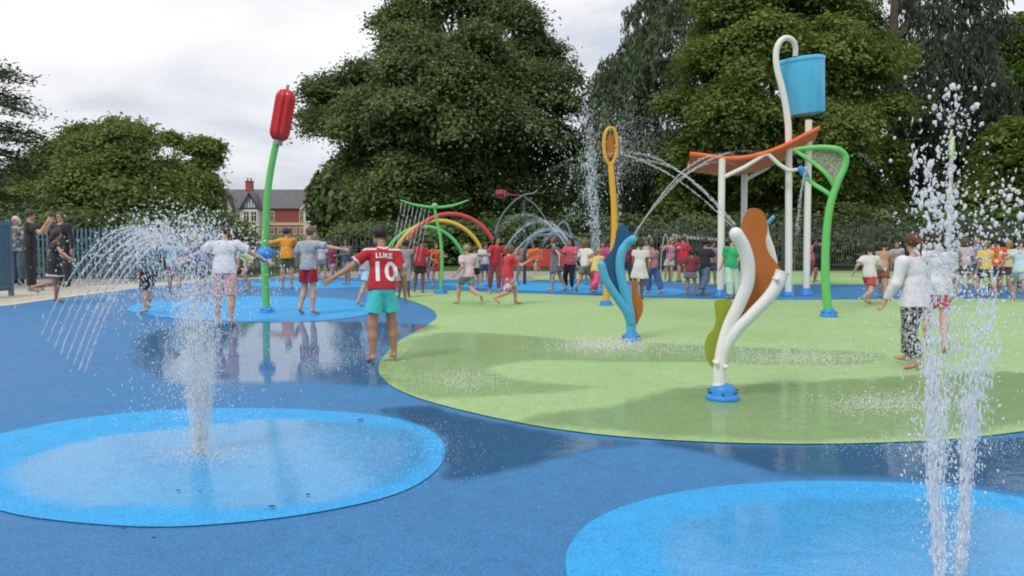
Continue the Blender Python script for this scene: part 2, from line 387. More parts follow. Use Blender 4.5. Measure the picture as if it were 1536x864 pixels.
puddle([(780,634),(850,620),(920,612),(970,596),(1010,586),(1080,580),(1200,575),(1340,568),(1480,560),(1600,570),(1620,610),(1520,644),(1400,659),(1250,664),(1100,662),(980,656),(880,646)], ZP, 'pool of water on the green field round the white sprayer base', 0.3, mat=M_olive)
puddle([(1010,790),(1120,762),(1240,752),(1380,756),(1536,780),(1640,850),(1560,960),(1380,1000),(1200,960),(1060,900),(1000,840)], ZP, 'water on the bottom right disc below the near jet', 0.3, mat=M_shal)
# ------------------------------------------------------------------ foliage
def leaf_mat(name, c_dark, c_light, trans=0.35):
    m, ns, ls, b = new_mat(name); o = ns['Material Output']
    at = ns.new('ShaderNodeAttribute'); at.attribute_name = 'tone'
    r = ramp(ns, ls, at.outputs['Fac'], [(0.0, c_dark), (1.0, c_light)])
    ls.new(r.outputs[0], b.inputs['Base Color']); b.inputs['Roughness'].default_value = 0.55
    b.inputs['Specular IOR Level'].default_value = 0.3
    t = ns.new('ShaderNodeBsdfTranslucent'); ls.new(r.outputs[0], t.inputs['Color'])
    mx = ns.new('ShaderNodeMixShader'); mx.inputs[0].default_value = trans
    ls.new(b.outputs[0], mx.inputs[1]); ls.new(t.outputs[0], mx.inputs[2]); ls.new(mx.outputs[0], o.inputs['Surface'])
    return m
def bark_mat(name, c):
    m, ns, ls, b = new_mat(name); co = coord(ns, ls)
    mp = ns.new('ShaderNodeMapping'); mp.inputs['Scale'].default_value = (6, 6, 1.2); ls.new(co, mp.inputs['Vector'])
    n = noise(ns, ls, 2.5, 6, 0.7, mp.outputs[0]); r = ramp(ns, ls, n.outputs[0], [(0.3, dk(c, 0.5)), (0.7, dk(c, 1.3))])
    ls.new(r.outputs[0], b.inputs['Base Color']); b.inputs['Roughness'].default_value = 0.9; bump(ns, ls, n.outputs[0], 0.8, 0.06, b); return m
M_bark = bark_mat('bark', (0.10, 0.085, 0.065))
def nrm(v): return v / (np.linalg.norm(v, axis=-1, keepdims=True) + 1e-9)
def leaf_geo(C, Nn, size, tone, asp=0.55, tdir=None):
    """kite-shaped leaf sprays: C centres, Nn normals"""
    n = len(C); Nn = nrm(Nn); t = nrm(np.cross(Nn, rng.normal(size=(n,3))))
    if tdir is not None: t = nrm(tdir - Nn*(tdir*Nn).sum(1, keepdims=True))
    b = np.cross(Nn, t)
    s = (size * rng.uniform(0.6, 1.35, n))[:, None]
    bend = Nn * s * 0.18
    V = np.stack([C - t*s*0.5, C - b*s*asp*0.5 + bend, C + t*s*0.55, C + b*s*asp*0.5 + bend], 1).reshape(-1, 3)
    F = np.arange(n*4).reshape(n, 4)
    return V, F, tone
def crown_mesh(V, F, tone, mat, parent, name='crown'):
    me = np_mesh(name, V, F)
    at = me.attributes.new('tone', 'FLOAT', 'FACE'); at.data.foreach_set('value', tone.astype(np.float32))
    return link(name, me, parent, mat, True)
def decid(name, label, base, lobes, mat, leaf=0.2, nclump=70, per=60, clump=0.8, group=None, trunk_r=0.5, tone0=0.0, fill=0.25, cat='tree', sub=6):
    """lobes: list of (centre Vector, (rx,ry,rz)). Leaves sit in flattened clumps over each lobe's surface and sparsely inside"""
    rt = root(name, base, label, cat, group)
    C, NN, T = [], [], []
    lobes0 = lobes
    if sub:
        sl = []
        for c, r in lobes:
            c = np.array(c); r = np.array(r)
            sl.append((c, r*0.72, 0.0, np.array([0,0,1.0])))
            for j in range(sub):
                d = nrm(rng.normal(size=3)); d[2] = abs(d[2])*1.0 - 0.25
                if d[1] > 0.35: d[1] = -d[1]
                q = rng.uniform(0.30, 0.52); sl.append((c + d*r*rng.uniform(0.62, 0.95), r*q*np.array([1.1,1.1,0.8]), rng.uniform(-0.12, 0.25), d))
    else: sl = [(np.array(c), np.array(r), 0.0, None) for c, r in lobes]
    rmean = np.mean([max(l[1]) for l in sl])
    for c, r, tl, _d in sl:
        k = max(5, int(nclump * (r.max() / rmean) ** 2))
        d = nrm(rng.normal(size=(k, 3))); d[:, 2] = np.where(d[:, 2] < -0.55, -d[:, 2], d[:, 2])
        rad = np.where(rng.random(k) < fill, rng.uniform(0.35, 0.8, k), rng.uniform(0.82, 1.08, k))
        cc = c + d * r * rad[:, None]
        tclump = rng.random(k)
        cr = clump * rng.uniform(0.6, 1.4, k)
        m = (per * (cr / clump) ** 2).astype(int) + 4
        idx = np.repeat(np.arange(k), m)
        off = rng.normal(size=(len(idx), 3)) * 0.5
        off *= cr[idx][:, None]; out_ = nrm(d[idx] * np.array([1, 1, 0.6]))
        # flatten along a droopy axis
        ax = nrm(out_ * 0.55 + np.array([0, 0, 1.0])); h = (off * ax).sum(1, keepdims=True); off -= ax * h * 0.6
        P = cc[idx] + off
        nn = nrm(np.array([0, 0, 0.8]) + out_ * 0.7 + rng.normal(size=P.shape) * 0.45)
        C.append(P); NN.append(nn); T.append(np.clip(0.4 * tclump[idx] + 0.45 * rng.random(len(idx)) + 0.1 + tl + tone0, 0, 1))
    C = np.concatenate(C); NN = np.concatenate(NN); T = np.concatenate(T)
    V, F, T = leaf_geo(C, NN, leaf, T)
    crown_mesh(V, F, T, mat, rt)
    tb = MB(); b = Vector(base)
    top = Vector(np.mean([np.array(l[0]) for l in lobes], axis=0))
    pts = smooth_path([b - Vector((0,0,0.1)), b + (top-b)*0.2 + Vector((0.1,0,0)), b + (top-b)*0.5 + Vector((-0.15,0.1,0)), top], 4)
    nn_ = len(pts); tb.tube(pts, [trunk_r*(1.25 - 0.95*i/(nn_-1)) for i in range(nn_)], 10)
    for c, r in lobes:
        c = Vector(c); s_ = pts[random.randint(nn_//4, nn_*2//3)]
        mid = s_.lerp(c, 0.5) + Vector((random.uniform(-.3,.3), random.uniform(-.3,.3), random.uniform(0, .4)))
        q = smooth_path([s_, mid, c], 4); tb.tube(q, [trunk_r*0.42*(1-0.8*i/(len(q)-1)) for i in range(len(q))], 6)
        for _ in range(4):
            e = c + Vector((random.uniform(-.8,.8)*r[0], random.uniform(-.8,.8)*r[1], random.uniform(-.3,.9)*r[2]))
            tb.tube(smooth_path([mid, mid.lerp(e, .5)+Vector((0,0,.3)), e], 3), [trunk_r*x for x in (.16,.14,.12,.1,.08,.06,.03)], 5)
    tb.build('trunk', M_bark, rt, recalc=False)
    return rt
def L(px, py, rpx, Y, ry=None, rpz=None, dy=0):
    """lobe from its place in the photo: centre pixel, radius in pixels, at depth Y"""
    k = mpp(Y); c = At(px, py, Y + dy)
    return (tuple(c), (rpx*k, (ry or rpx)*k, (rpz or rpx)*k))

LM_mid = leaf_mat('leaf_mid_green', (0.080, 0.130, 0.036), (0.26, 0.345, 0.095))
LM_dark = leaf_mat('leaf_deep_green', (0.062, 0.108, 0.040), (0.195, 0.265, 0.090))
LM_warm = leaf_mat('leaf_yellow_green', (0.070, 0.120, 0.028), (0.23, 0.31, 0.065))
LM_cedar = leaf_mat('needles_grey_green', (0.044, 0.078, 0.040), (0.140, 0.200, 0.095), 0.1)
LM_bright = leaf_mat('leaf_bright_green', (0.05, 0.10, 0.015), (0.16, 0.26, 0.04))

# 1 left round tree (photo x 35-345, y 180-345)
Y = 58
decid('broadleaf_tree', 'broad round-topped tree left of the brick houses, with a paler low crown', G(180, 340+1820/Y) , [
    L(95,250,40,Y), L(130,215,32,Y,dy=2), L(120,290,58,Y,dy=-4), L(65,300,40,Y), L(195,215,30,Y,dy=-2), L(160,245,48,Y,dy=-3), L(225,285,46,Y,dy=-3),
    L(272,300,32,Y,dy=-1), L(303,280,16,Y), L(200,315,60,Y,dy=-4), L(268,322,42,Y,dy=-3), L(60,325,45,Y,dy=-3), L(130,330,55,Y,dy=-5), L(178,198,16,Y), L(312,320,16,Y), L(250,262,20,Y)],
    LM_mid, leaf=0.30, nclump=20, per=46, clump=0.95, trunk_r=0.7)
Y = 70
decid('broadleaf_tree', 'small open-crowned tree showing above the round tree beside the houses', G(285, 340+1820/Y), [
    L(300,222,20,Y,rpz=16), L(258,210,12,Y,rpz=9), L(318,245,16,Y), L(322,224,10,Y)],
    LM_mid, leaf=0.30, nclump=9, per=34, clump=0.7, trunk_r=0.35, tone0=0.1)
# 2 big centre tree (photo x 445-865, y -30..350)
Y = 44
decid('broadleaf_tree', 'tall dense dark green tree in the middle, behind the coloured hoops', G(690, 340+1820/Y), [
    L(610,45,52,Y,rpz=38,dy=1), L(690,10,60,Y,dy=2), L(640,-40,60,Y,dy=3), L(755,30,45,Y,dy=1), L(792,85,40,Y,dy=1), L(720,-50,55,Y,dy=3),
    L(620,110,65,Y,dy=-2), L(700,110,75,Y,dy=-3), L(780,140,62,Y,dy=-1), L(828,120,28,Y), L(840,165,26,Y),
    L(512,150,42,Y,dy=1), L(493,195,38,Y), L(560,185,62,Y,dy=-2), L(545,250,38,Y), L(640,200,70,Y,dy=-4), L(730,210,70,Y,dy=-4),
    L(810,225,50,Y,dy=-1), L(580,280,55,Y,dy=-2), L(585,315,40,Y,dy=-1), L(640,285,70,Y,dy=-4), L(730,290,65,Y,dy=-3), L(800,290,48,Y,dy=-1), L(850,235,26,Y),
    L(540,118,24,Y)],
    LM_dark, leaf=0.20, nclump=22, per=64, clump=0.75, trunk_r=0.9, fill=0.2)
# 3 lighter conifer-like tree at right centre (photo x 985-1350, y -40..330)
Y = 38
lob = [L(1160,-20,85,Y,dy=1), L(1090,40,60,Y), L(1230,30,75,Y,dy=1), L(1060,110,48,Y), L(1130,100,75,Y,dy=-2), L(1240,110,72,Y,dy=-1), L(1310,100,50,Y,dy=1),
       L(1030,165,42,Y), L(1100,190,68,Y,dy=-3), L(1200,200,70,Y,dy=-3), L(1290,180,60,Y,dy=-1), L(1050,245,50,Y,dy=-1), L(1140,265,60,Y,dy=-2), L(1240,275,62,Y,dy=-2), L(1310,250,42,Y), L(1020,300,44,Y), L(1100,315,48,Y), L(1290,310,50,Y)]
decid('broadleaf_tree', 'large mid green tree behind the tipping bucket, spreading in layers', G(1180, 340+1820/Y), lob, LM_warm, leaf=0.19, nclump=20, per=52, clump=0.62, trunk_r=0.7, fill=0.25)
# 4 bright tree at the right edge
Y = 62
decid('broadleaf_tree', 'bright yellow-green tree at the far right edge of the view', G(1530, 340+1820/Y), [
    L(1500,75,24,Y,rpz=34), L(1535,60,28,Y,rpz=38), L(1560,100,50,Y), L(1510,140,40,Y), L(1570,190,60,Y), L(1520,220,48,Y), L(1600,60,40,Y)],
    LM_bright, leaf=0.32, nclump=14, per=42, clump=0.9, trunk_r=0.5)
Y = 36
decid('broadleaf_tree', 'mid green tree low at the right edge behind the near water jet', G(1540, 340+1820/Y), [
    L(1500,245,50,Y), L(1560,230,60,Y), L(1480,300,45,Y), L(1545,300,55,Y), L(1440,320,36,Y), L(1610,290,50,Y)],
    LM_warm, leaf=0.20, nclump=16, per=46, clump=0.6, trunk_r=0.35)

# cedars: arching limbs carrying hanging sprays
def cedar(label, base, limbs, trunk_pts, Y, drop=(0.6, 2.0), dens=19, mat=None, name='cedar_tree', lay=False, spread=0.7):
    rt = root(name, base, label, 'tree'); tb = MB()
    tp = smooth_path(trunk_pts, 5); n = len(tp); tb.tube(tp, [0.55*(1.1-0.95*i/(n-1)) for i in range(n)], 10)
    C, NN, T, TD = [], [], [], []
    for P, w in limbs:
        q = smooth_path(P, 8); m = len(q)
        tb.tube(q, [0.14*w*(1-0.85*i/(m-1)) + 0.01 for i in range(m)], 6)
        Q = np.array([list(p) for p in q])
        seg = np.linalg.norm(np.diff(Q, axis=0), axis=1).sum()
        k = int(seg * dens * w)
        u = rng.random(k) ** 0.8 * (m-1); i = np.minimum(u.astype(int), m-2); f = (u-i)[:, None]
        S = Q[i]*(1-f) + Q[i+1]*f
        S = S + rng.normal(size=S.shape) * np.array([spread*0.4, spread, spread*0.28]) * w
        tc_ = rng.random(k)
        if lay: # flat plates of needles
            mm = 26; idx = np.repeat(np.arange(k), mm)
            off = rng.normal(size=(len(idx), 3)) * np.array([0.45, 0.45, 0.07]); TD.append(rng.normal(size=off.shape))
            C.append(S[idx]+off); NN.append(nrm(np.array([0,0,1.0]) + rng.normal(size=off.shape)*0.35)); T.append(tc_[idx]*0.5+rng.random(len(idx))*0.5)
        else:
            mm = 30; idx = np.repeat(np.arange(k), mm); ln = rng.uniform(*drop, k) * w
            s = rng.random(len(idx))
            off = rng.normal(size=(len(idx), 3)) * 0.09; off[:, 2] -= s * ln[idx]
            sway = rng.normal(size=(k, 2)) * 0.30; off[:, :2] += sway[idx] * s[:, None]; TD.append(np.concatenate([sway[idx]*0.8 + rng.normal(size=(len(idx),2))*.25, -np.ones((len(idx),1))], 1))
            C.append(S[idx]+off); nn = rng.normal(size=off.shape); nn[:, 2] *= 0.35; NN.append(nrm(nn)); T.append(tc_[idx]*0.5+rng.random(len(idx))*0.5)
    C = np.concatenate(C); NN = np.concatenate(NN); T = np.concatenate(T)
    V, F, T = leaf_geo(C, NN, 0.30 if not lay else 0.22, T, 0.26 if not lay else 0.38, np.concatenate(TD))
    crown_mesh(V, F, T, mat or LM_cedar, rt)
    tb.build('trunk', M_bark, rt, recalc=False); return rt
Y = 43
lm = []
def limb(P, w=1.0, dy=0.0): lm.append(([At(x, y, Y + dy + 0.6*math.sin(i)) for i, (x, y) in enumerate(P)], w))
limb([(1080,40),(1030,0),(975,30),(925,80),(893,135)], 0.9); limb([(1080,70),(1010,45),(955,75),(912,130),(885,190)], 1.0, -1)
limb([(1080,110),(1000,90),(940,120),(900,180),(880,250)], 1.2, -2); limb([(1080,20),(1030,-30),(985,-20),(945,20)], 0.8, 1)
limb([(1080,160),(1000,150),(930,180),(890,240),(868,300)], 1.1, -1); limb([(1080,200),(990,200),(930,240),(905,300),(900,340)], 1.1, -2)
limb([(1080,240),(980,250),(930,290),(915,335)], 1.0, 0); limb([(1060,0),(1000,10),(960,60),(935,110)], 1.0, 2)
limb([(1060,90),(980,110),(955,170),(950,230)], 1.0, 1); limb([(1060,180),(990,210),(975,260),(968,320)], 1.0, 1)
limb([(1080,-20),(1030,-60),(990,-50)], 0.7, 2)
cedar('dark weeping cedar right of the tall centre tree, its sprays hanging in curtains', G(1085, 340+1820/Y), lm, [G(1085,340+1820/Y), At(1085,200,Y), At(1080,60,Y), At(1075,-80,Y)], Y)
Y = 42; lm = []
limb([(1345,60),(1390,10),(1440,30),(1480,90),(1510,170)], 1.3); limb([(1345,20),(1390,-30),(1440,-20),(1480,20),(1510,40)], 0.8, 1)
limb([(1345,100),(1400,60),(1450,90),(1490,160),(1515,250)], 1.3, -1); limb([(1345,140),(1400,120),(1450,160),(1480,230),(1490,300)], 1.2, -1)
limb([(1345,180),(1400,180),(1440,230),(1460,300)], 1.1, 0); limb([(1345,60),(1310,20),(1260,10),(1220,40)], 1.0, 2)
limb([(1345,120),(1300,110),(1260,150),(1240,220)], 1.0, 2); limb([(1345,220),(1385,240),(1410,290),(1420,340)], 1.0, -1)
limb([(1345,210),(1300,230),(1280,280),(1275,330)], 1.0, 1); limb([(1345,0),(1370,-50),(1330,-60),(1290,-30)], 1.0, 1)
limb([(1345,-20),(1400,-60),(1460,-40),(1500,0)], 0.7, 2); limb([(1345,150),(1375,150),(1395,200),(1400,280)], 1.1, -2)
cedar('very dark weeping cedar at the right, behind the tall near water jet', G(1345, 340+1820/Y), lm, [G(1345,340+1820/Y), At(1345,220,Y), At(1340,80,Y), At(1345,-80,Y)], Y,
      mat=leaf_mat('needles_blackish_green', (0.024, 0.038, 0.026), (0.085, 0.110, 0.062), 0.08))
# far left cedar with flat layers
Y = 40; lm = []
for x1, y1, x2, y2, dy in [(-60,105,32,126,0),(-60,135,28,150,1),(-60,150,46,172,-1),(-70,195,56,206,0),(-70,215,58,215,-2),(-70,235,40,240,0),(-60,260,48,262,-1),(-60,285,36,300,1),(-60,310,50,322,-1),(-60,90,12,112,1),(-60,335,60,345,0),(-80,270,10,275,2)]:
    limb([(x1,y1+8),((x1+x2)/2,(y1+y2)/2-6),(x2,y2)], 0.8, dy)
cedar('layered cedar cut off by the left edge of the view', G(-70, 340+1820/Y), lm, [G(-70,340+1820/Y), At(-70,200,Y), At(-66,60,Y)], Y, lay=True, dens=11, spread=0.75)
# low shrubbery behind the fences
def bush(px, top, w, Y, label, mat, h=None):
    k = mpp(Y); b = G(px, 340+1820/Y); H = (340-top)*k + CAMH
    lobes = []
    for j in range(4):
        x = b.x + (j-1.5)*w*k*0.42; lobes.append(((x, Y+random.uniform(-.5,.5), H*random.uniform(.40,.55)), (w*k*0.36, 1.2, H*0.5)))
    return decid('shrub', label, b, lobes, mat, leaf=0.19, nclump=28, per=38, clump=0.5, trunk_r=0.12, cat='shrub', sub=0, group='shrubs behind the fences')
bs = [(30,318,120,26,'dark shrub behind the adults at the left edge',LM_dark),(140,322,130,26,'dark shrub behind the left end of the blue fence',LM_dark),
 (245,326,120,26.5,'dark shrub behind the middle of the blue fence',LM_dark),(318,338,46,27,'small shrub at the foot of the round tree beside the houses',LM_mid),
 (565,336,70,33,'shrub under the left side of the tall centre tree',LM_dark),(610,338,110,32,'shrub behind the left feet of the coloured hoops',LM_dark),
 (705,336,110,33,'shrub behind the right feet of the coloured hoops',LM_dark),(800,330,110,33,'shrub behind the red barrier',LM_dark),
 (900,326,120,31,'shrub behind the yellow loop pole',LM_cedar),(1010,332,120,30,'shrub behind the thin hoops',LM_dark),(1130,330,130,30,'shrub behind the orange fin',LM_dark),
 (1245,322,120,30,'shrub behind the green curved pole',LM_dark),(1350,318,130,30,'shrub behind the girl in the white blouse',LM_dark),(1450,318,120,30,'shrub behind the children at right',LM_dark),(1560,316,120,30,'shrub at the right edge behind the fence',LM_dark)]
def woods(label, x0, x1, Y, htop):
    k = mpp(Y); lob = []
    x = x0
    while x < x1:
        c = At(x, 340, Y + random.uniform(-3,3)); H = htop*random.uniform(.75,1.05); lob.append(((c.x, c.y, H*.5), (3.4, 3.0, H*.52))); x += 3.2/k
    rt = root('distant_woods', G((x0+x1)/2, 340+1820/Y), label, 'woods'); rt['kind'] = 'stuff'
    C, NN = [], []
    for c, r in lob:
        m = 2600; d = nrm(rng.normal(size=(m,3))); c = np.array(c); C.append(c + d*np.array(r)*rng.uniform(.75,1.06,m)[:,None]); NN.append(nrm(d + rng.normal(size=d.shape)*.5 + np.array([0,0,.6])))
    C = np.concatenate(C); V, F, T = leaf_geo(C, np.concatenate(NN), 0.75, rng.random(len(C))); crown_mesh(V, F, T, LM_dark, rt, 'foliage')
woods('dark belt of distant trees closing the view under the big trees', 520, 1750, 78, 9.5)
woods('dark belt of distant trees behind the round tree and the left edge', -260, 318, 84, 7.5)
for px, top, w, Y_, lab, m_ in bs: bush(px, top, w, Y_, lab, m_)
# ------------------------------------------------------------------ houses (a terrace about 150 m away)
HY = 150.0; hk = mpp(HY)
def hx(px): return At(px, 300, HY).x
def hz(py): return CAMH + (340 - py) * hk
def brick_mat():
    m, ns, ls, b = new_mat('red_brick'); co = coord(ns, ls)
    mp = ns.new('ShaderNodeMapping'); mp.inputs['Rotation'].default_value = (R(90), 0, 0); ls.new(co, mp.inputs['Vector'])
    t = ns.new('ShaderNodeTexBrick'); t.inputs['Scale'].default_value = 4; ls.new(mp.outputs[0], t.inputs['Vector'])
    t.inputs['Color1'].default_value = (0.30, 0.06, 0.045, 1); t.inputs['Color2'].default_value = (0.38, 0.085, 0.06, 1); t.inputs['Mortar'].default_value = (0.35, 0.22, 0.18, 1)
    t.inputs['Mortar Size'].default_value = 0.012
    n = noise(ns, ls, 0.5, 4, 0.6, co)
    ls.new(mixc(ns, ls, 0.6, t.outputs[0], ramp(ns, ls, n.outputs[0], [(0.3,(0.7,)*3),(0.7,(1.15,)*3)]).outputs[0], 'MULTIPLY'), b.inputs['Base Color'])
    b.inputs['Roughness'].default_value = 0.85; return m
M_brick = brick_mat()
M_slate = plain('roof_slate', (0.13, 0.125, 0.135), 0.6, 0.25, 1.5)
M_cream = plain('cream_paint', (0.62, 0.55, 0.42), 0.7, 0.1, 1)
M_white = plain('white_render', (0.72, 0.71, 0.68), 0.7, 0.08, 1)
M_bt = plain('dark_blue_timber', (0.03, 0.05, 0.09), 0.5)
M_glass = plain('window_glass', (0.02, 0.025, 0.03), 0.08)
M_terra = plain('terracotta_trim', (0.42, 0.17, 0.10), 0.7)
def window(x0, x1, z0, z1, y, parent, trim, mull=1):
    f = MB(); w = 0.16
    f.box((x0-w, y-0.10, z0-w), (x0, y, z1+w)); f.box((x1, y-0.10, z0-w), (x1+w, y, z1+w)); f.box((x0, y-0.10, z1), (x1, y, z1+w)); f.box((x0, y-0.16, z0-w), (x1, y, z0))
    for i in range(1, mull+1):
        xm = x0+(x1-x0)*i/(mull+1); f.box((xm-0.06, y-0.08, z0), (xm+0.06, y, z1))
    f.box((x0, y-0.075, z0+(z1-z0)*0.62), (x1, y-0.002, z0+(z1-z0)*0.62+0.09))
    fo = f.build('window', trim, parent)
    p = MB(); p.box((x0, y-0.04, z0), (x1, y-0.01, z1)); po = p.build('pane', M_glass, None); po.parent = fo
    inv = Matrix.Translation(-parent.location); po.data.transform(inv)
def house(label, px0, px1, wall, trim, gable, ridge_py=283, eave_py=312, chim=None, hip=None, bays=()):
    x0, x1 = hx(px0), hx(px1); rt = root('terraced_house', ((x0+x1)/2, HY, 0), label, 'house', 'terraced houses beyond the park')
    w = MB(); w.box((x0, HY, -1), (x1, HY+9, hz(eave_py))); w.build('wall', wall, rt)
    r = MB(); ze, zr = hz(eave_py), hz(ridge_py)
    r.add([(x0,HY-0.4,ze-0.1),(x1,HY-0.4,ze-0.1),(x1,HY+4.5,zr),(x0,HY+4.5,zr),(x1,HY+9.4,ze-0.1),(x0,HY+9.4,ze-0.1)], [(0,1,2,3),(3,2,4,5),(0,3,5),(1,4,2),(0,5,4,1)])
    ro = r.build('roof', M_slate, rt)
    if chim:
        c = MB(); cx = hx(chim); c.box((cx-0.55, HY+3.9, zr-0.8), (cx+0.55, HY+5.1, zr+1.3)); c.box((cx-0.65, HY+3.8, zr+1.3), (cx+0.65, HY+5.2, zr+1.5))
        for d in (-0.3, 0.3): c.tube([(cx+d, HY+4.5, zr+1.5), (cx+d, HY+4.5, zr+2.0)], 0.14, 8)
        co = c.build('chimney', M_brick, None); co.parent = ro; co.data.transform(Matrix.Translation(-rt.location))
    st = MB(); st.box((x0, HY-0.12, hz(338)), (x1, HY-0.003, hz(334))); st.box((x0, HY-0.14, hz(341.5)), (x1, HY-0.004, hz(340.5))); st.build('band_course', [M_cream], rt)
    for gx, gw, apex_py, gm, tm in gable:      # projecting gabled bays
        cx = hx(gx); hw = gw*hk; za, zb = hz(apex_py), hz(eave_py)
        g = MB(); g.prism([(cx-hw*0.9, HY-1.0, -1), (cx+hw*0.9, HY-1.0, -1), (cx+hw*0.9, HY-1.0, zb), (cx, HY-1.0, za-0.25), (cx-hw*0.9, HY-1.0, zb)], 1.99, 'y')
        g.build('gabled_bay', gm, rt)
        rr = MB()
        for s in (-1, 1):
            rr.add([(cx, HY-2.3, za), (cx+s*hw*1.12, HY-2.3, zb-0.35), (cx+s*hw*1.12, HY+2.5, zb-0.35), (cx, HY+2.5, za), (cx, HY-2.3, za+0.18), (cx+s*hw*1.12, HY-2.3, zb-0.17), (cx+s*hw*1.12, HY+2.5, zb-0.17), (cx, HY+2.5, za+0.18)],
               [(0,1,2,3),(7,6,5,4),(0,4,5,1),(1,5,6,2),(2,6,7,3),(3,7,4,0)])
        rr.build('bay_roof', M_slate, rt)
        bb = MB()
        for s in (-1, 1): bb.obox((cx, HY-2.36, za-0.05), (cx+s*hw*1.12, HY-2.36, zb-0.4), 0.1, 0.32)
        bb.box((cx-hw*0.9, HY-2.06, zb-0.25), (cx+hw*0.9, HY-2.0, zb))
        for t in np.linspace(-0.6, 0.6, 5): bb.box((cx+hw*t-0.05, HY-2.05, zb), (cx+hw*t+0.05, HY-2.0, zb+(za-zb)*(1-abs(t)*1.15)-0.25))
        bb.build('bargeboard', tm, rt)
        for q in (-0.42, 0.42):
            window(cx+hw*q-0.34*hw*0.8, cx+hw*q+0.34*hw*0.8, hz(332), hz(318), HY-2.0, rt, M_white)
            window(cx+hw*q-0.34*hw*0.8, cx+hw*q+0.34*hw*0.8, hz(350.5), hz(342.5), HY-2.0, rt, M_white)
    for wx0, wx1, wz0, wz1 in bays: window(hx(wx0), hx(wx1), hz(wz0), hz(wz1), HY-0.01, rt, M_cream)
    return rt
house('cream terraced house half hidden by the round tree, with a cream gable', 322, 359, M_cream, M_cream, [(337, 15, 287, M_cream, M_cream)], chim=None, bays=[(352,356,332,318)])
house('terraced house with a dark blue timbered white gable and a brick chimney', 359.1, 401, M_white, M_bt, [(380, 13, 291, M_white, M_bt)], chim=363, bays=[(364,366,332,320),(396,400,332,318),(396,400,350.5,343)])
house('red brick terraced house with a plain red upper wall between the gables', 401.1, 447, M_brick, M_cream, [], bays=[(405,410,332,318),(417,422,350.5,342.5),(428,433,350.5,342.5),(404,410,350.5,342.5),(440,444,350.5,342.5)])
house('cream terraced house with a pale pointed gable beside the tall centre tree', 447.1, 500, M_terra, M_cream, [(474, 17, 292, M_cream, M_cream)], bays=[(450,454,332,318),(450,454,350.5,342.5)])

# ------------------------------------------------------------------ fences
M_fblue = paint('fence_blue', (0.085, 0.17, 0.25), 0.5)
M_fdark = paint('fence_grey', (0.045, 0.055, 0.06), 0.5)
def fence(label, P0, P1, h, mat, pale_d, post_d, pw=0.03, tops='spike', name='fence'):
    P0, P1 = Vector(P0), Vector(P1); P0.z = P1.z = 0
    rt = root(name, (P0+P1)/2, label, 'fence'); d = (P1-P0); Ln = d.length; d.normalize()
    pl = MB(); n = int(Ln/pale_d)
    for i in range(n):
        p = P0 + d*(i+0.5)*pale_d
        pl.obox(p + Vector((0,0,0.08)), p + Vector((0,0,h-0.06)), pw, 0.012)
        if tops == 'spike':
            side = d*pw*0.5
            pl.add([p-side+Vector((0,0,h-0.06)), p+side+Vector((0,0,h-0.06)), p+Vector((0,0,h+0.05))], [(0,1,2)])
    if tops == 'bow':
        for i in range(0, n-1, 2):
            a = P0 + d*(i+0.5)*pale_d; b = a + d*pale_d
            pl.tube([a.lerp(b, t)+Vector((0,0,h-0.06+0.09*math.sin(math.pi*t))) for t in (0,.2,.5,.8,1)], 0.012, 5, False)
    pl.build('pale_panel', mat, rt, recalc=False)
    for z in (0.25, h-0.28): rl = MB(); rl.obox(P0+Vector((0,0.03,z)), P1+Vector((0,0.03,z)), 0.03, 0.045); rl.build('rail', mat, rt)
    for i in range(int(Ln/post_d)+1):
        p = P0 + d*min(i*post_d, Ln); m = MB(); m.obox(p+Vector((0,0.05,-0.02)), p+Vector((0,0.05,h+0.02)), 0.07, 0.07); m.build('post', mat, rt)
fence('blue palisade fence with spiked tops behind the left spray', G(30, 424), G(352, 419), 1.36, M_fblue, 0.10, 2.6, 0.052)
fence('low grey railing between the palisade fence and the tall centre tree', G(352, 417), G(600, 411), 1.1, M_fdark, 0.12, 2.7, 0.03, 'bow')
fence('dark grey railing behind the middle of the pad', G(890, 410), G(1175, 409), 1.5, M_fdark, 0.11, 2.7, 0.028, 'bow')
fence('dark mesh fence behind the white posts and the children at right', G(1175, 409), G(1650, 412), 1.62, M_fdark, 0.075, 2.6, 0.02, 'none')
# blue gate panel at the left edge
gp = root('gate', G(2, 446), 'blue metal gate panel cut off by the left edge of the view', 'gate')
a, b_ = G(-60, 452), G(17, 444); m = MB(); dd = (b_-a)
for i in range(22):
    p = a + dd*(i+0.5)/22; m.obox(p+Vector((0,0,0.12)), p+Vector((0,0,1.5)), dd.length/22*0.72, 0.02)
m.build('pale_panel', M_fblue, gp, recalc=False)
m = MB(); m.obox(a+Vector((0,0.03,1.46)), b_+Vector((0,0.03,1.46)), 0.05, 0.07); m.obox(a+Vector((0,0.03,0.2)), b_+Vector((0,0.03,0.2)), 0.05, 0.07); m.build('rail', M_fblue, gp)
m = MB(); m.obox(b_+Vector((0,0,-0.01)), b_+Vector((0,0,1.55)), 0.08, 0.08); m.build('post', M_fblue, gp)
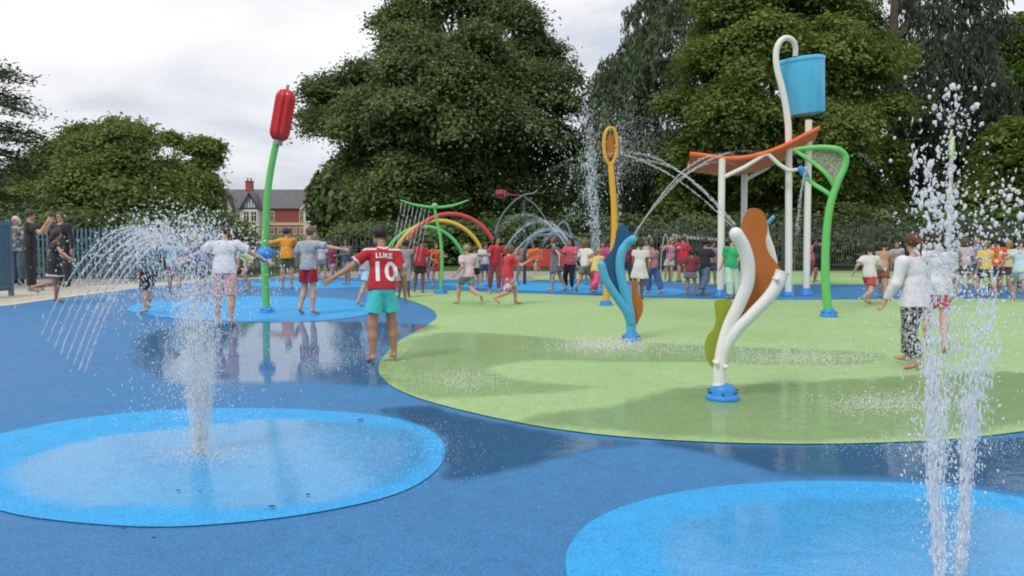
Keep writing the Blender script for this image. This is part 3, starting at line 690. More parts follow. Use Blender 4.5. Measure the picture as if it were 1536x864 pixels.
# red barrier, grey shelter
bc = root('barrier', G(815, 405), 'long low red barrier behind the pad, under the water hoops', 'barrier')
a, b_ = G(768, 405), G(888, 405); m = MB()
m.obox(a+Vector((0,0,0.38)), b_+Vector((0,0,0.38)), 0.08, 0.60); m.build('panel', paint('barrier_red', (0.55, 0.05, 0.035), 0.5), bc, bevel=0.02)
for t in (0.01,.25,.5,.75,.99):
    m = MB(); p = a.lerp(b_, t); m.obox(p+Vector((0,0.08,0)), p+Vector((0,0.08,0.70)), 0.07, 0.06); m.build('post', M_fdark, bc)
sh = root('shelter', G(1065, 404), 'low grey sloping-roofed shelter behind the boy in the black shirt', 'shelter')
c = G(1065, 403); m = MB(); w = 1.15
m.prism([c+Vector((-w,0,0.02)), c+Vector((w,0,0.02)), c+Vector((w,0,0.85)), c+Vector((-w,0,1.0))], 1.2, 'y'); m.build('wall', plain('shelter_grey', (0.12,0.115,0.11), 0.7), sh)
m = MB(); m.add([c+Vector((-w-.15,-.8,1.02)), c+Vector((w+.15,-.8,0.86)), c+Vector((w+.15,.8,1.0)), c+Vector((-w-.15,.8,1.2)), c+Vector((-w-.15,-.8,1.08)), c+Vector((w+.15,-.8,0.92)), c+Vector((w+.15,.8,1.06)), c+Vector((-w-.15,.8,1.26))],
  [(0,1,2,3),(7,6,5,4),(0,4,5,1),(1,5,6,2),(2,6,7,3),(3,7,4,0)]); m.build('roof', plain('shelter_roof', (0.36,0.36,0.35), 0.6), sh)

# ------------------------------------------------------------------ play features
P_white = paint('white_paint', (0.78, 0.77, 0.73)); P_blue = paint('base_blue', (0.02, 0.235, 0.68)); P_sky = paint('pale_blue_paint', (0.075, 0.40, 0.64))
P_orange = paint('orange_fin', (0.45, 0.125, 0.008), 0.5); P_lime = paint('lime_fin', (0.30, 0.36, 0.02), 0.5); P_navy = paint('navy_fin', (0.004, 0.080, 0.19), 0.35)
P_green = paint('green_paint', (0.13, 0.52, 0.13)); P_red = paint('red_paint', (0.55, 0.012, 0.022), 0.3); P_canopy = paint('canopy_orange', (0.75, 0.13, 0.025), 0.45)
P_yel = paint('yellow_paint', (0.72, 0.38, 0.02)); P_bucket = paint('bucket_blue', (0.10, 0.54, 0.88), 0.32); P_steel = plain('steel', (0.35,0.35,0.35), 0.3, 0.1, 5, 0.9)
def pipe(P, Y, r, dome=True, n=16, dys=None):
    pts = [At(x, y, Y + (dys[i] if dys else 0)) for i, (x, y) in enumerate(P)]
    return smooth_path(pts, 7)
def base_dome(parent, c, r, mat, h=None, bolts=6):
    h = h or r*0.62
    m = MB(); m.lathe([(r, 0.0), (r*1.02, 0.012), (r*1.0, h*0.22), (r*0.93, h*0.30), (r*0.80, h*0.36), (r*0.74, h*0.72), (r*0.62, h*0.92), (r*0.42, h), (0.001, h)], 32, c)
    o = m.build('base', mat, parent)
    mb = MB()
    for k in range(bolts):
        a = 2*math.pi*k/bolts + 0.3; p = c + Vector((math.cos(a)*r*0.80, math.sin(a)*r*0.80, h*0.46)); q = p + Vector((math.cos(a)*0.03*r/0.14, math.sin(a)*0.03*r/0.14, 0.012))
        mb.tube([p - (q-p)*0.3, q], r*0.055, 8)
    bo = mb.build('bolt', M_fdark, None); bo.parent = o; bo.data.transform(Matrix.Translation(-parent.location))
def fin(P, Y, th, mat, parent, dy=0, name='fin', n=5):
    pts = gpoly_generic([At(x, y, Y+dy) for x, y in P], n)
    m = MB(); m.prism(pts, th, 'y'); return m.build(name, mat, parent)
def gpoly_generic(W_, n):
    Q = [W_[-1]] + W_ + [W_[0], W_[1]]; out = []
    for i in range(1, len(Q)-2):
        a, b, c, d = Q[i-1], Q[i], Q[i+1], Q[i+2]
        for k in range(n):
            t = k/n; out.append(0.5*((2*b)+(c-a)*t+(2*a-5*b+4*c-d)*t*t+(3*b-a-3*c+d)*t**3))
    return out
# 1 white sprayer with orange and lime fins
Y = GY(601); B = G(1080, 598)
rt = root('water_sprayer', B, 'white forked water sprayer with an orange fin and a lime fin on a blue base', 'water sprayer', 'forked leaf sprayers')
Z0 = 0.02
base_dome(rt, Vector((B.x, Y, 0.012)), 25*mpp(Y), P_blue, 25*mpp(Y)*0.95)
def taper(n, r0, r1): return [r0+(r1-r0)*i/(n-1) for i in range(n)]
k = mpp(Y)
q = smooth_path([At(1079,585,Y), At(1079,558,Y), At(1083,525,Y), At(1093,490,Y), At(1108,458,Y-.02), At(1121,425,Y-.04), At(1122,395,Y-.06), At(1115,370,Y-.08), At(1104,351,Y-.10)], 7)
m = MB(); m.tube(q, taper(len(q), 9.2*k, 10.2*k), 20, dome=True); m.tube([q[0]-Vector((0,0,.01)), q[0]+Vector((0,0,.05))], 11.5*k, 20); m.build('pipe', P_white, rt)
q = smooth_path([At(1084,545,Y+.02), At(1090,522,Y-.02), At(1104,497,Y-.05), At(1130,470,Y-.09), At(1153,446,Y-.12), At(1167,425,Y-.13), At(1173,409,Y-.13)], 7)
m = MB(); m.tube(q, taper(len(q), 7.6*k, 10.0*k), 20); m.tube([q[-1], q[-1]+(q[-1]-q[-2]).normalized()*0.012], 10.4*k, 20); m.build('pipe', P_white, rt)
q = smooth_path([At(1095,505,Y+.12), At(1118,465,Y+.22), At(1150,425,Y+.34), At(1160,400,Y+.38), At(1156,375,Y+.38), At(1148,352,Y+.38), At(1146,338,Y+.38)], 6)
m = MB(); m.tube(q, taper(len(q), 6*k, 6.5*k), 16, dome=True); m.build('pipe', P_white, rt)
m = MB(); p = At(1152,335,Y+.36); m.tube([p, p+Vector((0.035,-.02,0.05))], 3.2*k, 10, dome=True); m.build('nozzle', P_sky, rt)
m = MB()
for (x, y) in ((1073,543), (1087,549), (1163,418)):
    m = MB(); p = At(x, y, Y-0.02 if x < 1100 else Y-.15); m.tube([p+Vector((0,0.03,0)), p-Vector((0,0.045,0))], 3.4*k, 10, dome=True); m.build('nozzle', P_white, rt)
fin([(1117,322),(1123,314),(1132,312),(1142,316),(1149,327),(1151,345),(1148,362),(1153,380),(1164,394),(1171,406),(1166,428),(1152,450),(1132,472),(1112,494),(1103,500),(1100,488),(1112,455),(1121,420),(1121,392),(1112,366),(1110,345)], Y, 0.024, P_orange, rt, dy=0.075)
fin([(1073,451),(1093,449),(1100,462),(1098,500),(1092,535),(1082,552),(1070,552),(1062,542),(1057,522),(1061,504),(1071,492),(1074,476)], Y, 0.024, P_lime, rt, dy=0.09)
# 2 pale blue sprayer with navy and orange fins
Y = GY(513); B = G(947, 513); k = mpp(Y)
rt = root('water_sprayer', B, 'pale blue forked water sprayer with a navy fin on the green field', 'water sprayer', 'forked leaf sprayers')
base_dome(rt, Vector((B.x, Y, 0.012)), 15*k, P_blue, 15*k*0.9)
q = smooth_path([At(947,506,Y), At(946,480,Y), At(942,455,Y), At(935,430,Y), At(930,403,Y), At(932,380,Y), At(940,366,Y), At(949,359,Y-.05)], 6)
m = MB(); m.tube(q, taper(len(q), 7.5*k, 6.5*k), 16, dome=True); m.build('pipe', P_sky, rt)
q = smooth_path([At(946,485,Y-.02), At(939,466,Y-.06), At(924,444,Y-.10), At(909,420,Y-.14), At(902,397,Y-.16)], 6)
m = MB(); m.tube(q, taper(len(q), 6.5*k, 6.2*k), 16, dome=True); m.build('pipe', P_sky, rt)
fin([(925,345),(931,338),(939,339),(944,347),(945,360),(938,376),(934,395),(938,425),(945,452),(938,458),(920,434),(908,412),(902,396),(910,385),(919,372),(923,358)], Y, 0.022, P_navy, rt, dy=0.06)
fin([(948,425),(956,422),(958,440),(964,453),(964,467),(958,481),(952,490),(949,470),(948,445)], Y, 0.022, P_orange, rt, dy=0.08)
# 3 tipping bucket on its pole
Y = GY(444); B = G(1183, 444); k = mpp(Y)
rt = root('tipping_bucket_pole', B, 'big blue tipping bucket hanging from a tall white hooked pole', 'tipping bucket')
base_dome(rt, Vector((B.x, Y, 0.008)), 11*k, P_blue, 11*k*0.6)
q = smooth_path([At(1183,444,Y), At(1183,380,Y), At(1183,300,Y), At(1183,230,Y), At(1182,185,Y), At(1175,140,Y), At(1166,105,Y), At(1164,80,Y), At(1169,64,Y), At(1178,57,Y+.05), At(1188,60,Y+.1), At(1193,70,Y+.15), At(1193,84,Y+.2)], 7)
m = MB(); n_ = len(q); m.tube(q, taper(n_, 5.4*k, 3.8*k), 16); m.build('pole', P_white, rt)
ca, cb_ = At(1199, 91, Y+.62), At(1207, 172, Y+.62)
ax = (cb_-ca).normalized(); M = ax.to_track_quat('Z','Y').to_matrix(); Ln = (cb_-ca).length
m = MB(); r0, r1 = 37*k, 30*k
m.lathe([(r0*0.94, 0.0), (r0*0.98, -0.02), (r0*1.03, 0.0), (r0*1.03, 0.05), (r0*0.99, 0.06), (r1*1.0, Ln*0.98), (r1*0.97, Ln), (r1*0.5, Ln*1.0), (r1*0.5, Ln-0.03), (r1*0.9, Ln-0.03), (r0*0.94, 0.0)], 40, ca, M)
m.build('bucket', P_bucket, rt)
m = MB(); m.lathe([(r1*0.55, Ln*1.005), (r1*0.55, Ln*1.02), (0.001, Ln*1.02)], 24, ca, M); m.build('drain_plate', P_steel, rt)
m = MB(); pA = At(1172, 125, Y); m.tube([pA, pA+Vector((0.15,0.75,0))], 0.035, 8); m.build('axle', P_steel, rt); m = MB(); m.tube([At(1193,84,Y+.2), At(1196,100,Y+.7)], 0.03, 8); m.build('hook', P_steel, rt)
# 4 four-post canopy with the orange slide-like roof
rt = root('play_canopy', G(1150, 443), 'orange curved canopy on white posts beneath the blue bucket', 'play canopy')
Yf, Yb = 17.2, 18.9
for (x, yt, Yp) in ((1083, 238, Yf), (1117, 246, Yb), (1213, 180, 17.65)):
    g0 = At(x, 300, Yp); g0.z = 0.0; t = At(x, yt, Yp)
    m = MB(); m.tube([g0, t], 0.068, 14); p_ = m.build('post', P_white, rt)
    b2 = MB(); b2.lathe([(0.15,0),(0.15,0.03),(0.09,0.10),(0.085,0.14)], 16, (g0.x, g0.y, 0.008)); bo = b2.build('base', P_blue, None); bo.parent = p_; bo.data.transform(Matrix.Translation(-rt.location))
front = smooth_path([At(1035,231,Yf), At(1060,234,Yf), At(1090,238,Yf), At(1120,236,Yf), At(1150,229,Yf), At(1180,217,Yf), At(1205,204,Yf), At(1229,192,Yf)], 4)
m = MB(); nf = len(front); S = 8; V = []; F = []
for layer in (0, 0.05):
    for i, p in enumerate(front):
        for s in range(S+1):
            t = s/S; sag = -0.10*math.sin(math.pi*t); V.append(p + Vector((0.30*t, (Yb-Yf)*t, sag*2.2+layer - 0.12*t)))
nn_ = nf*(S+1)
for i in range(nf-1):
    for s in range(S):
        a0 = i*(S+1)+s; F.append((a0, a0+1, a0+S+2, a0+S+1)); F.append((a0+nn_+S+1, a0+nn_+S+2, a0+nn_+1, a0+nn_))
for i in range(nf-1):
    for s in (0, S):
        a0 = i*(S+1)+s; F.append((a0, a0+S+1, a0+S+1+nn_, a0+nn_))
for s in range(S):
    for i in (0, nf-1):
        a0 = i*(S+1)+s; F.append((a0, a0+1, a0+1+nn_, a0+nn_))
m.add(V, F, False); m.build('canopy', P_canopy, rt)
m = MB(); m.tube(front, 0.045, 10); m.build('edge_tube', P_canopy, rt)
m = MB(); m.tube([p+Vector((0.30, Yb-Yf, -0.10)) for p in front], 0.05, 10); m.build('edge_tube', P_canopy, rt)
m = MB()
m.tube([At(1085,266,Yf), At(1118,250,Yf), At(1148,231,Yf), At(1153,232,Yf), At(1168,246,Yf), At(1183,256,Yf)], 0.04, 8)
m.build('brace', P_white, rt); m = MB(); m.tube([At(1118,270,Yb), At(1150,252,Yb), At(1165,240,Yb)], 0.04, 8); m.build('brace', P_white, rt); m = MB(); m.tube([At(1183,256,Yf), At(1213,252,17.65)], 0.035, 8); m.build('brace', P_white, rt)
# 5 green hooked pole with a water-film loop
Y = GY(476); k = mpp(Y); B = G(1243, 476)
rt = root('leaf_loop_pole', B, 'green curved pole with a leaf-shaped loop, right of the white posts', 'water feature pole')
base_dome(rt, Vector((B.x, Y, 0.012)), 13*k, P_blue, 13*k)
q = smooth_path([At(1243,470,Y), At(1239,435,Y), At(1238,390,Y), At(1240,345,Y), At(1246,305,Y), At(1257,272,Y), At(1267,250,Y), At(1268,234,Y), At(1257,224,Y), At(1236,221,Y+.1), At(1212,222,Y+.2), At(1192,225,Y+.3)], 7)
m = MB(); m.tube(q, taper(len(q), 6.6*k, 3.4*k), 14, dome=True); m.build('pole', P_green, rt)
q2 = smooth_path([At(1192,225,Y+.3), At(1208,236,Y+.2), At(1226,249,Y+.1), At(1240,262,Y), At(1252,281,Y)], 6)
m = MB(); m.tube(q2, 3.0*k, 12); m.build('loop_tube', P_green, rt)
q3 = smooth_path([At(1250,296,Y), At(1238,287,Y+.05), At(1222,277,Y+.15), At(1211,268,Y+.2)], 6)
m = MB(); m.tube(q3, 3.2*k, 12, dome=True); m.build('branch', P_green, rt)
m = MB()
fpts = [At(1198,226,Y+.27), At(1215,223,Y+.18), At(1236,222,Y+.1), At(1256,226,Y+.02), At(1266,236,Y), At(1264,250,Y), At(1256,271,Y), At(1251,277,Y), At(1240,262,Y), At(1226,249,Y+.1), At(1208,236,Y+.2)]
cc_ = sum(fpts, Vector())/len(fpts)
m.add([cc_+Vector((0,0.08,0))]+fpts, [(0, i+1, (i+1)%len(fpts)+1) for i in range(len(fpts))], True)
def mesh_mat(name, c, a, sc):
    m, ns, ls, b = new_mat(name); o = ns['Material Output']; b.inputs['Base Color'].default_value = (*c, 1); b.inputs['Roughness'].default_value = 0.4
    t = ns.new('ShaderNodeBsdfTransparent'); v = noise(ns, ls, sc, 3, 0.6, coord(ns, ls))
    mx = ns.new('ShaderNodeMixShader'); rr = ramp(ns, ls, v.outputs[0], [(0.35, (a*0.6,)*3), (0.65, (min(1, a*1.3),)*3)]); ls.new(rr.outputs[0], mx.inputs[0])
    ls.new(t.outputs[0], mx.inputs[1]); ls.new(b.outputs[0], mx.inputs[2]); ls.new(mx.outputs[0], o.inputs['Surface']); return m
m.build('net', mesh_mat('fine_net', (0.50,0.52,0.38), 0.5, 30), rt, recalc=False)
m = MB(); p = At(1207,262,Y+.22); m.tube([p, p+Vector((-0.06,0,0.09))], 0.05, 10, dome=True); m.tube([p+Vector((0.02,0,0)), p+Vector((0.06,0,-0.08))], 0.04, 10); m.build('nozzle', P_blue, rt)
# 6 red ribbed capsule on a green pole
Y = GY(469); k = mpp(Y); B = G(400, 469)
rt = root('bulrush_pole', B, 'tall green pole topped by a red ribbed capsule, with a blue ball near its foot', 'water feature pole')
base_dome(rt, Vector((B.x, Y, 0.012)), 11*k, P_blue, 11*k*0.7)
q = smooth_path([At(400,465,Y), At(398,430,Y), At(397,381,Y), At(399,330,Y), At(402,285,Y), At(408,245,Y), At(415,212,Y)], 7)
m = MB(); m.tube(q, taper(len(q), 5.6*k, 5.0*k), 14); m.build('pole', P_green, rt)
bc_ = At(397.5,381,Y-0.02); m = MB(); rb = 13*k
m.lathe([(max(0.001, rb*math.sin(math.pi*i/14)), -rb*math.cos(math.pi*i/14)*0.92) for i in range(15)], 28, bc_); m.build('ball', P_blue, rt)
a, b_ = At(417,213,Y), At(431,133,Y); ax = (b_-a).normalized(); M = ax.to_track_quat('Z','Y').to_matrix(); Ln = (b_-a).length; rr_ = 15.5*k
prof = []
for i in range(25):
    t = i/24; z = t*Ln
    e = min(z, Ln-z)/rr_; s_ = 1.0 if e >= 1 else math.sqrt(max(0.0, 1-(1-e)**2)); prof.append((max(0.004, rr_*s_), z))
m = MB(); NB = 8; nk = NB*8; V = []; F = []
for r_, z in prof:
    for kk in range(nk):
        a_ = 2*math.pi*kk/nk; lob = 0.66 + 0.34*abs(math.cos(a_*NB/2+0.6))**0.45
        V.append(a + M @ Vector((r_*lob*math.cos(a_), r_*lob*math.sin(a_), z)))
for i in range(len(prof)-1):
    for kk in range(nk): k2 = (kk+1) % nk; F.append((i*nk+kk, i*nk+k2, (i+1)*nk+k2, (i+1)*nk+kk))
m.add(V, F, True); m.build('capsule', P_red, rt)
m = MB(); m.tube([b_-ax*0.02, b_+ax*0.06], 0.025, 8); m.tube([a-ax*0.05, a+ax*0.04], 0.075, 12); m.build('end_cap', P_steel, rt)
# 7 yellow pole with racket-like loop
Y = GY(459); k = mpp(Y); B = G(909, 459)
rt = root('loop_pole', B, 'yellow pole topped by an upright oval loop, behind the pale blue sprayer', 'water feature pole')
base_dome(rt, Vector((B.x, Y, 0.012)), 10*k, P_blue, 10*k*0.85)
q = smooth_path([At(909,455,Y), At(911,430,Y), At(916,400,Y), At(921,360,Y), At(921,310,Y), At(918,270,Y), At(916,245,Y)], 6)
m = MB(); m.tube(q, taper(len(q), 5.4*k, 4.4*k), 14); m.build('pole', P_yel, rt)
c = At(915.5, 219, Y); lp = [c+Vector((10*k*math.sin(t)*(1-0.12*math.cos(t)), 0.03*math.sin(t), -27*k*math.cos(t))) for t in np.linspace(0, 2*math.pi, 33)]
m = MB(); m.tube(lp, 2.6*k, 10, False); m.build('loop', P_yel, rt)
m = MB(); m.prism([c+Vector((5.2*k*math.sin(t), 0, -18*k*math.cos(t))) for t in np.linspace(0, 2*math.pi, 25)[:-1]], 0.03, 'y'); m.build('insert', P_orange, rt)
m = MB()
for s in (-1, 1): m.tube([c+Vector((s*4.9*k,0,0)), c+Vector((s*9.6*k,0,0))], 0.012, 6)
m.build('stay', P_yel, rt)
# 8 three rainbow hoops
def hoop(label, cx, hw, top, Y, mat, r, name='water_hoop', grp='coloured hoops', skew=0.0, cat='hoop'):
    k = mpp(Y); c = At(cx, 300, Y); c.z = 0; H = CAMH + (340-top)*k
    rt = root(name, c, label, cat, grp)
    pts = []
    for t in np.linspace(0, math.pi, 33):
        x = -math.cos(t)*hw*k; z = H*math.sin(t)**0.85 if 0 < t < math.pi else 0
        pts.append(c+Vector((x, skew*x, max(z, 0))))
    m = MB(); m.tube(pts, r, 10); m.build('hoop_tube', mat, rt)
    for e in (pts[0], pts[-1]):
        f = MB(); f.lathe([(r*2.2,0.0),(r*2.2,0.03),(r*1.4,0.07),(r*1.2,0.10)], 14, (e.x, e.y, 0.012)); f.build('foot', P_blue, rt)
hoop('red water hoop, the tallest and nearest of the coloured hoops', 676, 80, 321, 18.6, paint('hoop_red', (0.55,0.05,0.05)), 0.047, skew=0.15)
hoop('yellow water hoop between the red and the green one', 658, 74, 331, 19.9, paint('hoop_yellow', (0.75,0.45,0.04)), 0.047, skew=0.15)
hoop('green water hoop, the lowest and farthest of the coloured hoops', 636, 64, 340, 21.2, P_green, 0.045, skew=0.15)
for i, (x, y, lab) in enumerate([(975,353,'pale thin hoop nearest the sprayer end of the row of four by the railing'),(999,352,'second thin pale hoop of the four by the railing, counted from the sprayer'),(1012,352,'third thin pale hoop of the four by the railing, counted from the sprayer'),(1028,352,'fourth thin pale hoop of the four by the railing, behind the girl in red')]):
    hoop(lab, x, 6.5, y, 21.8, plain('pale_hoop', (0.35,0.37,0.35), 0.4), 0.02, 'thin_hoop', 'thin hoops by the railing')
for cx, hw, top, Yh, lab in [(828,52,345,20.8,'bluish steel hoop with a flat top among the spray, nearest of the water tunnel'),(822,58,352,22.2,'bluish steel hoop behind the water tunnel front'),(845,18,333,21.5,'narrow bluish steel hoop standing right of the red barrier')]:
    hoop(lab, cx, hw, top, Yh, plain('steel_blue', (0.16,0.22,0.25), 0.35), 0.03, 'tunnel_hoop', 'steel hoops of the water tunnel')
# 9 green T with upcurved arm
Y = GY(441); k = mpp(Y); B = G(661, 441)
rt = root('sprinkler_arm_pole', B, 'green pole with an upcurved green cross-arm dripping water, behind the hoops', 'water feature pole')
q = smooth_path([At(661,441,Y), At(663,400,Y), At(661,360,Y), At(655,330,Y), At(652,312,Y)], 5)
m = MB(); m.tube(q, taper(len(q), 0.036, 0.03), 12); m.build('pole', P_green, rt)
q = smooth_path([At(600,300,Y), At(622,307,Y), At(652,311,Y), At(680,308,Y), At(703,300,Y)], 6)
m = MB(); m.tube(q, [0.014+0.016*math.sin(math.pi*i/(len(q)-1)) for i in range(len(q))], 10); m.build('cross_arm', P_green, rt)
m = MB(); cj = At(652,309,Y); m.lathe([(0.001,-0.07),(0.05,-0.05),(0.07,0),(0.05,0.05),(0.001,0.07)], 14, cj); m.build('joint', P_green, rt)
base_dome(rt, Vector((B.x, Y, 0.012)), 0.15, P_blue, 0.08)
# 10 dark tripod-like pole with a red tip among the hoops, and the tall leaf-topped pole at right
Y = 21.0; B = At(787, 300, Y); B.z = 0
rt = root('arm_pole', B, 'dark slim pole with a drooping arm and a red flower tip, by the red barrier', 'water feature pole')
m = MB(); m.tube([B, At(787,350,Y), At(786,300,Y)], 0.04, 10); m.build('pole', M_fdark, rt)
q = smooth_path([At(742,350,Y), At(752,325,Y), At(770,303,Y), At(787,292,Y), At(800,290,Y), At(806,285,Y)], 5); m = MB(); m.tube(q, 0.022, 8); m.tube(smooth_path([At(787,296,Y), At(805,310,Y), At(822,335,Y), At(835,365,Y)], 5), 0.02, 8); m.build('arm', plain('arm_grey', (0.14,0.17,0.16), 0.5), rt)
m = MB(); c = At(752,291,Y); m.lathe([(0.001,-.12),(0.10,-.10),(0.15,0.0),(0.12,.10),(0.001,.07)], 14, c); m.tube([c, At(787,294,Y)], 0.018, 6); m.build('flower_tip', paint('dark_red', (0.28,0.02,0.03)), rt)
Y = 15.5; B = At(1427, 300, Y); B.z = 0
rt = root('leaf_top_pole', B, 'tall slim pole with a pointed lime leaf on top, seen through the near water jet', 'water feature pole')
m = MB(); m.tube([B, At(1427,238,Y)], 0.035, 10); m.build('pole', paint('grey_pole', (0.42,0.46,0.40)), rt)
fin([(1427,196),(1431,208),(1432,222),(1430,236),(1427,242),(1423.5,234),(1423,220),(1424.5,206)], Y, 0.03, paint('lime_leaf', (0.32,0.48,0.05)), rt, name='leaf', n=3)
# small leaf litter and drain spots
for i, (x, y, s) in enumerate([(186,792,.035),(231,806,.03),(268,735,.03),(408,759,.045),(540,629,.06),(462,741,.03),(300,737,.022)]):
    c = G(x, y, 0.024); s *= 0.55; m = MB(); n = 7; ph = random.random()*6
    m.prism([c+Vector((math.cos(ph+2*math.pi*j/n)*s*random.uniform(.5,1), math.sin(ph+2*math.pi*j/n)*s*0.6*random.uniform(.6,1), 0)) for j in range(n)], 0.002, 'z')
    o = m.build('fallen_leaf', plain('brown_leaf', (0.035,0.04,0.03), 0.7), None, False)
    labs = ['dark leaf on the near rim of the left light blue disc','dark leaf lying just outside the left light blue disc','small leaf fleck in the water below the left jet','dark wet leaf on the left disc, right of its jet','dark mark at the far right rim of the left disc','small leaf fleck beside the dark wet leaf','tiny fleck just below the left jet']
    tag(o, labs[i], 'leaf', 'fallen leaves on the pad')
# ------------------------------------------------------------------ people: bodies grown as one smooth surface
def cone_sdf(P, a, b, ra, rb):
    ba = b - a; L2 = ba @ ba + 1e-12
    h = np.clip(((P - a) @ ba) / L2, 0, 1)
    return np.linalg.norm(P - a - h[..., None]*ba, axis=-1) - (ra + (rb-ra)*h)
def ell_sdf(P, c, r, M):
    q = (P - c) @ M; k0 = np.linalg.norm(q / r, axis=-1); k1 = np.linalg.norm(q / (r*r), axis=-1)
    return k0*(k0-1)/(k1+1e-9)
class Prim:
    def __init__(s, kind, a, b=None, ra=0, rb=0, M=None, k=0.02, lab=0, cut=None, sub=False):
        s.kind, s.a, s.b, s.ra, s.rb, s.M, s.k, s.lab, s.cut, s.sub = kind, np.array(a, float), None if b is None else np.array(b, float), ra, rb, M, k, lab, cut, sub
    def bbox(s):
        if s.kind == 'c': m = max(s.ra, s.rb); return np.minimum(s.a, s.b)-m, np.maximum(s.a, s.b)+m
        if s.kind == 'e': m = float(np.max(s.ra)); return s.a-m, s.a+m
        if s.kind == 'k': m = max(s.ra, s.rb)*1.1; return np.minimum(s.a, s.b)-m, np.maximum(s.a, s.b)+m
    def d(s, P):
        if s.kind == 'c': v = cone_sdf(P, s.a, s.b, s.ra, s.rb)
        elif s.kind == 'e': v = ell_sdf(P, s.a, s.ra, s.M if s.M is not None else np.eye(3))
        else:
            ax = s.b - s.a; L_ = np.linalg.norm(ax); ax = ax/L_; q = P - s.a; z = q @ ax; h = np.clip(z/L_, 0, 1)
            x = q @ s.M[:, 0]; y = q @ s.M[:, 1]
            th = np.arctan2(y, x); rr = (s.ra + (s.rb-s.ra)*h) * (1 + 0.05*h*np.cos(th*7+1))
            v = np.maximum((np.sqrt(x*x + (y*1.3)**2) - rr)*0.85, np.maximum(-z, z-L_))
        if s.cut is not None:
            for p, n in s.cut: v = np.maximum(v, (P - p) @ n)
        return v
def mesh_sdf(prims, h, wr=0.0, seed=0, cuts=()):
    lo = np.min([p.bbox()[0] for p in prims if not p.sub], 0) - 3*h - 0.01; hi = np.max([p.bbox()[1] for p in prims if not p.sub], 0) + 3*h + 0.01
    n = np.ceil((hi-lo)/h).astype(int)+1
    Fd = np.full(n, 0.2, np.float32)
    for p in prims:
        a, b = p.bbox(); m = p.k + 3*h + 0.01
        i0 = np.clip(np.floor((a-m-lo)/h).astype(int), 0, n-1); i1 = np.clip(np.ceil((b+m-lo)/h).astype(int)+1, 1, n)
        g = np.stack(np.meshgrid(*[lo[i]+h*np.arange(i0[i], i1[i]) for i in range(3)], indexing='ij'), -1)
        v = p.d(g); sl = tuple(slice(i0[i], i1[i]) for i in range(3)); o = Fd[sl]
        if p.sub: Fd[sl] = np.maximum(o, -v); continue
        k = p.k; hh = np.clip(0.5+0.5*(o-v)/k, 0, 1); Fd[sl] = o + (v-o)*hh - k*hh*(1-hh)
    if wr or cuts:
        g = np.stack(np.meshgrid(*[lo[i]+h*np.arange(n[i]) for i in range(3)], indexing='ij'), -1)
        if wr:
            r_ = np.random.default_rng(seed)
            for _ in range(4):
                w = r_.normal(size=3)*np.array([22,22,13]); Fd += (wr*0.5*np.sin(g @ w + r_.random()*6)).astype(np.float32)
        for p, nn in cuts: Fd = np.maximum(Fd, ((g-p) @ nn).astype(np.float32))
    return surface_nets(Fd, lo, h)
def surface_nets(Fd, lo, h):
    S = Fd < 0; nx, ny, nz = Fd.shape
    cs = [(i,j,k) for i in (0,1) for j in (0,1) for k in (0,1)]
    cnt = np.zeros((nx-1,ny-1,nz-1), np.int8)
    for i,j,k in cs: cnt += S[i:nx-1+i, j:ny-1+j, k:nz-1+k]
    act = (cnt > 0) & (cnt < 8); I = np.argwhere(act)
    if not len(I): return np.zeros((0,3)), np.zeros((0,4), int)
    idm = np.full(act.shape, -1, np.int64); idm[act] = np.arange(len(I))
    pos = np.zeros((len(I),3)); c = np.zeros(len(I))
    for a in cs:
        for ax in range(3):
            if a[ax]: continue
            b = list(a); b[ax] = 1
            fa = Fd[I[:,0]+a[0], I[:,1]+a[1], I[:,2]+a[2]]; fb = Fd[I[:,0]+b[0], I[:,1]+b[1], I[:,2]+b[2]]
            m = (fa < 0) != (fb < 0); t = np.where(m, fa/(fa-fb+1e-12), 0)
            q = np.tile(np.array(a, float), (len(I),1)); q[:,ax] += t
            pos += q*m[:,None]; c += m
    V = lo + h*(I + pos/np.maximum(c,1)[:,None])
    Fs = []
    for ax in range(3):
        s0 = [slice(1,None)]*3; s1 = [slice(1,None)]*3
        sh = Fd.shape; o1, o2 = (ax+1)%3, (ax+2)%3
        A = [slice(1, sh[i]-1) for i in range(3)]; A[ax] = slice(0, sh[ax]-1)
        B = list(A); B[ax] = slice(1, sh[ax])
        sa, sb = S[tuple(A)], S[tuple(B)]; E = np.argwhere(sa != sb)
        if not len(E): continue
        E = E + np.array([0 if i == ax else 1 for i in range(3)])
        def cid(d1, d2):
            q = E.copy(); q[:,o1] -= d1; q[:,o2] -= d2; return idm[q[:,0],q[:,1],q[:,2]]
        q = np.stack([cid(1,1), cid(0,1), cid(0,0), cid(1,0)], 1)
        ins = S[E[:,0],E[:,1],E[:,2]]
        q[~ins] = q[~ins][:, ::-1]; Fs.append(q)
    return V, np.concatenate(Fs)
def obj_sdf(name, prims, h, mats, parent, wr=0.0, seed=0, cuts=(), labs=()):
    V, F = mesh_sdf(prims, h, wr, seed, cuts)
    if not len(V): return None
    me = np_mesh(name, V, F, True); o = link(name, me, parent, mats)
    if labs:
        mi = np.zeros(len(V), np.int32)
        for fn, idx in labs: mi[fn(V)] = idx
        me.polygons.foreach_set('material_index', mi[F[:,0]].astype(np.int32))
    return o
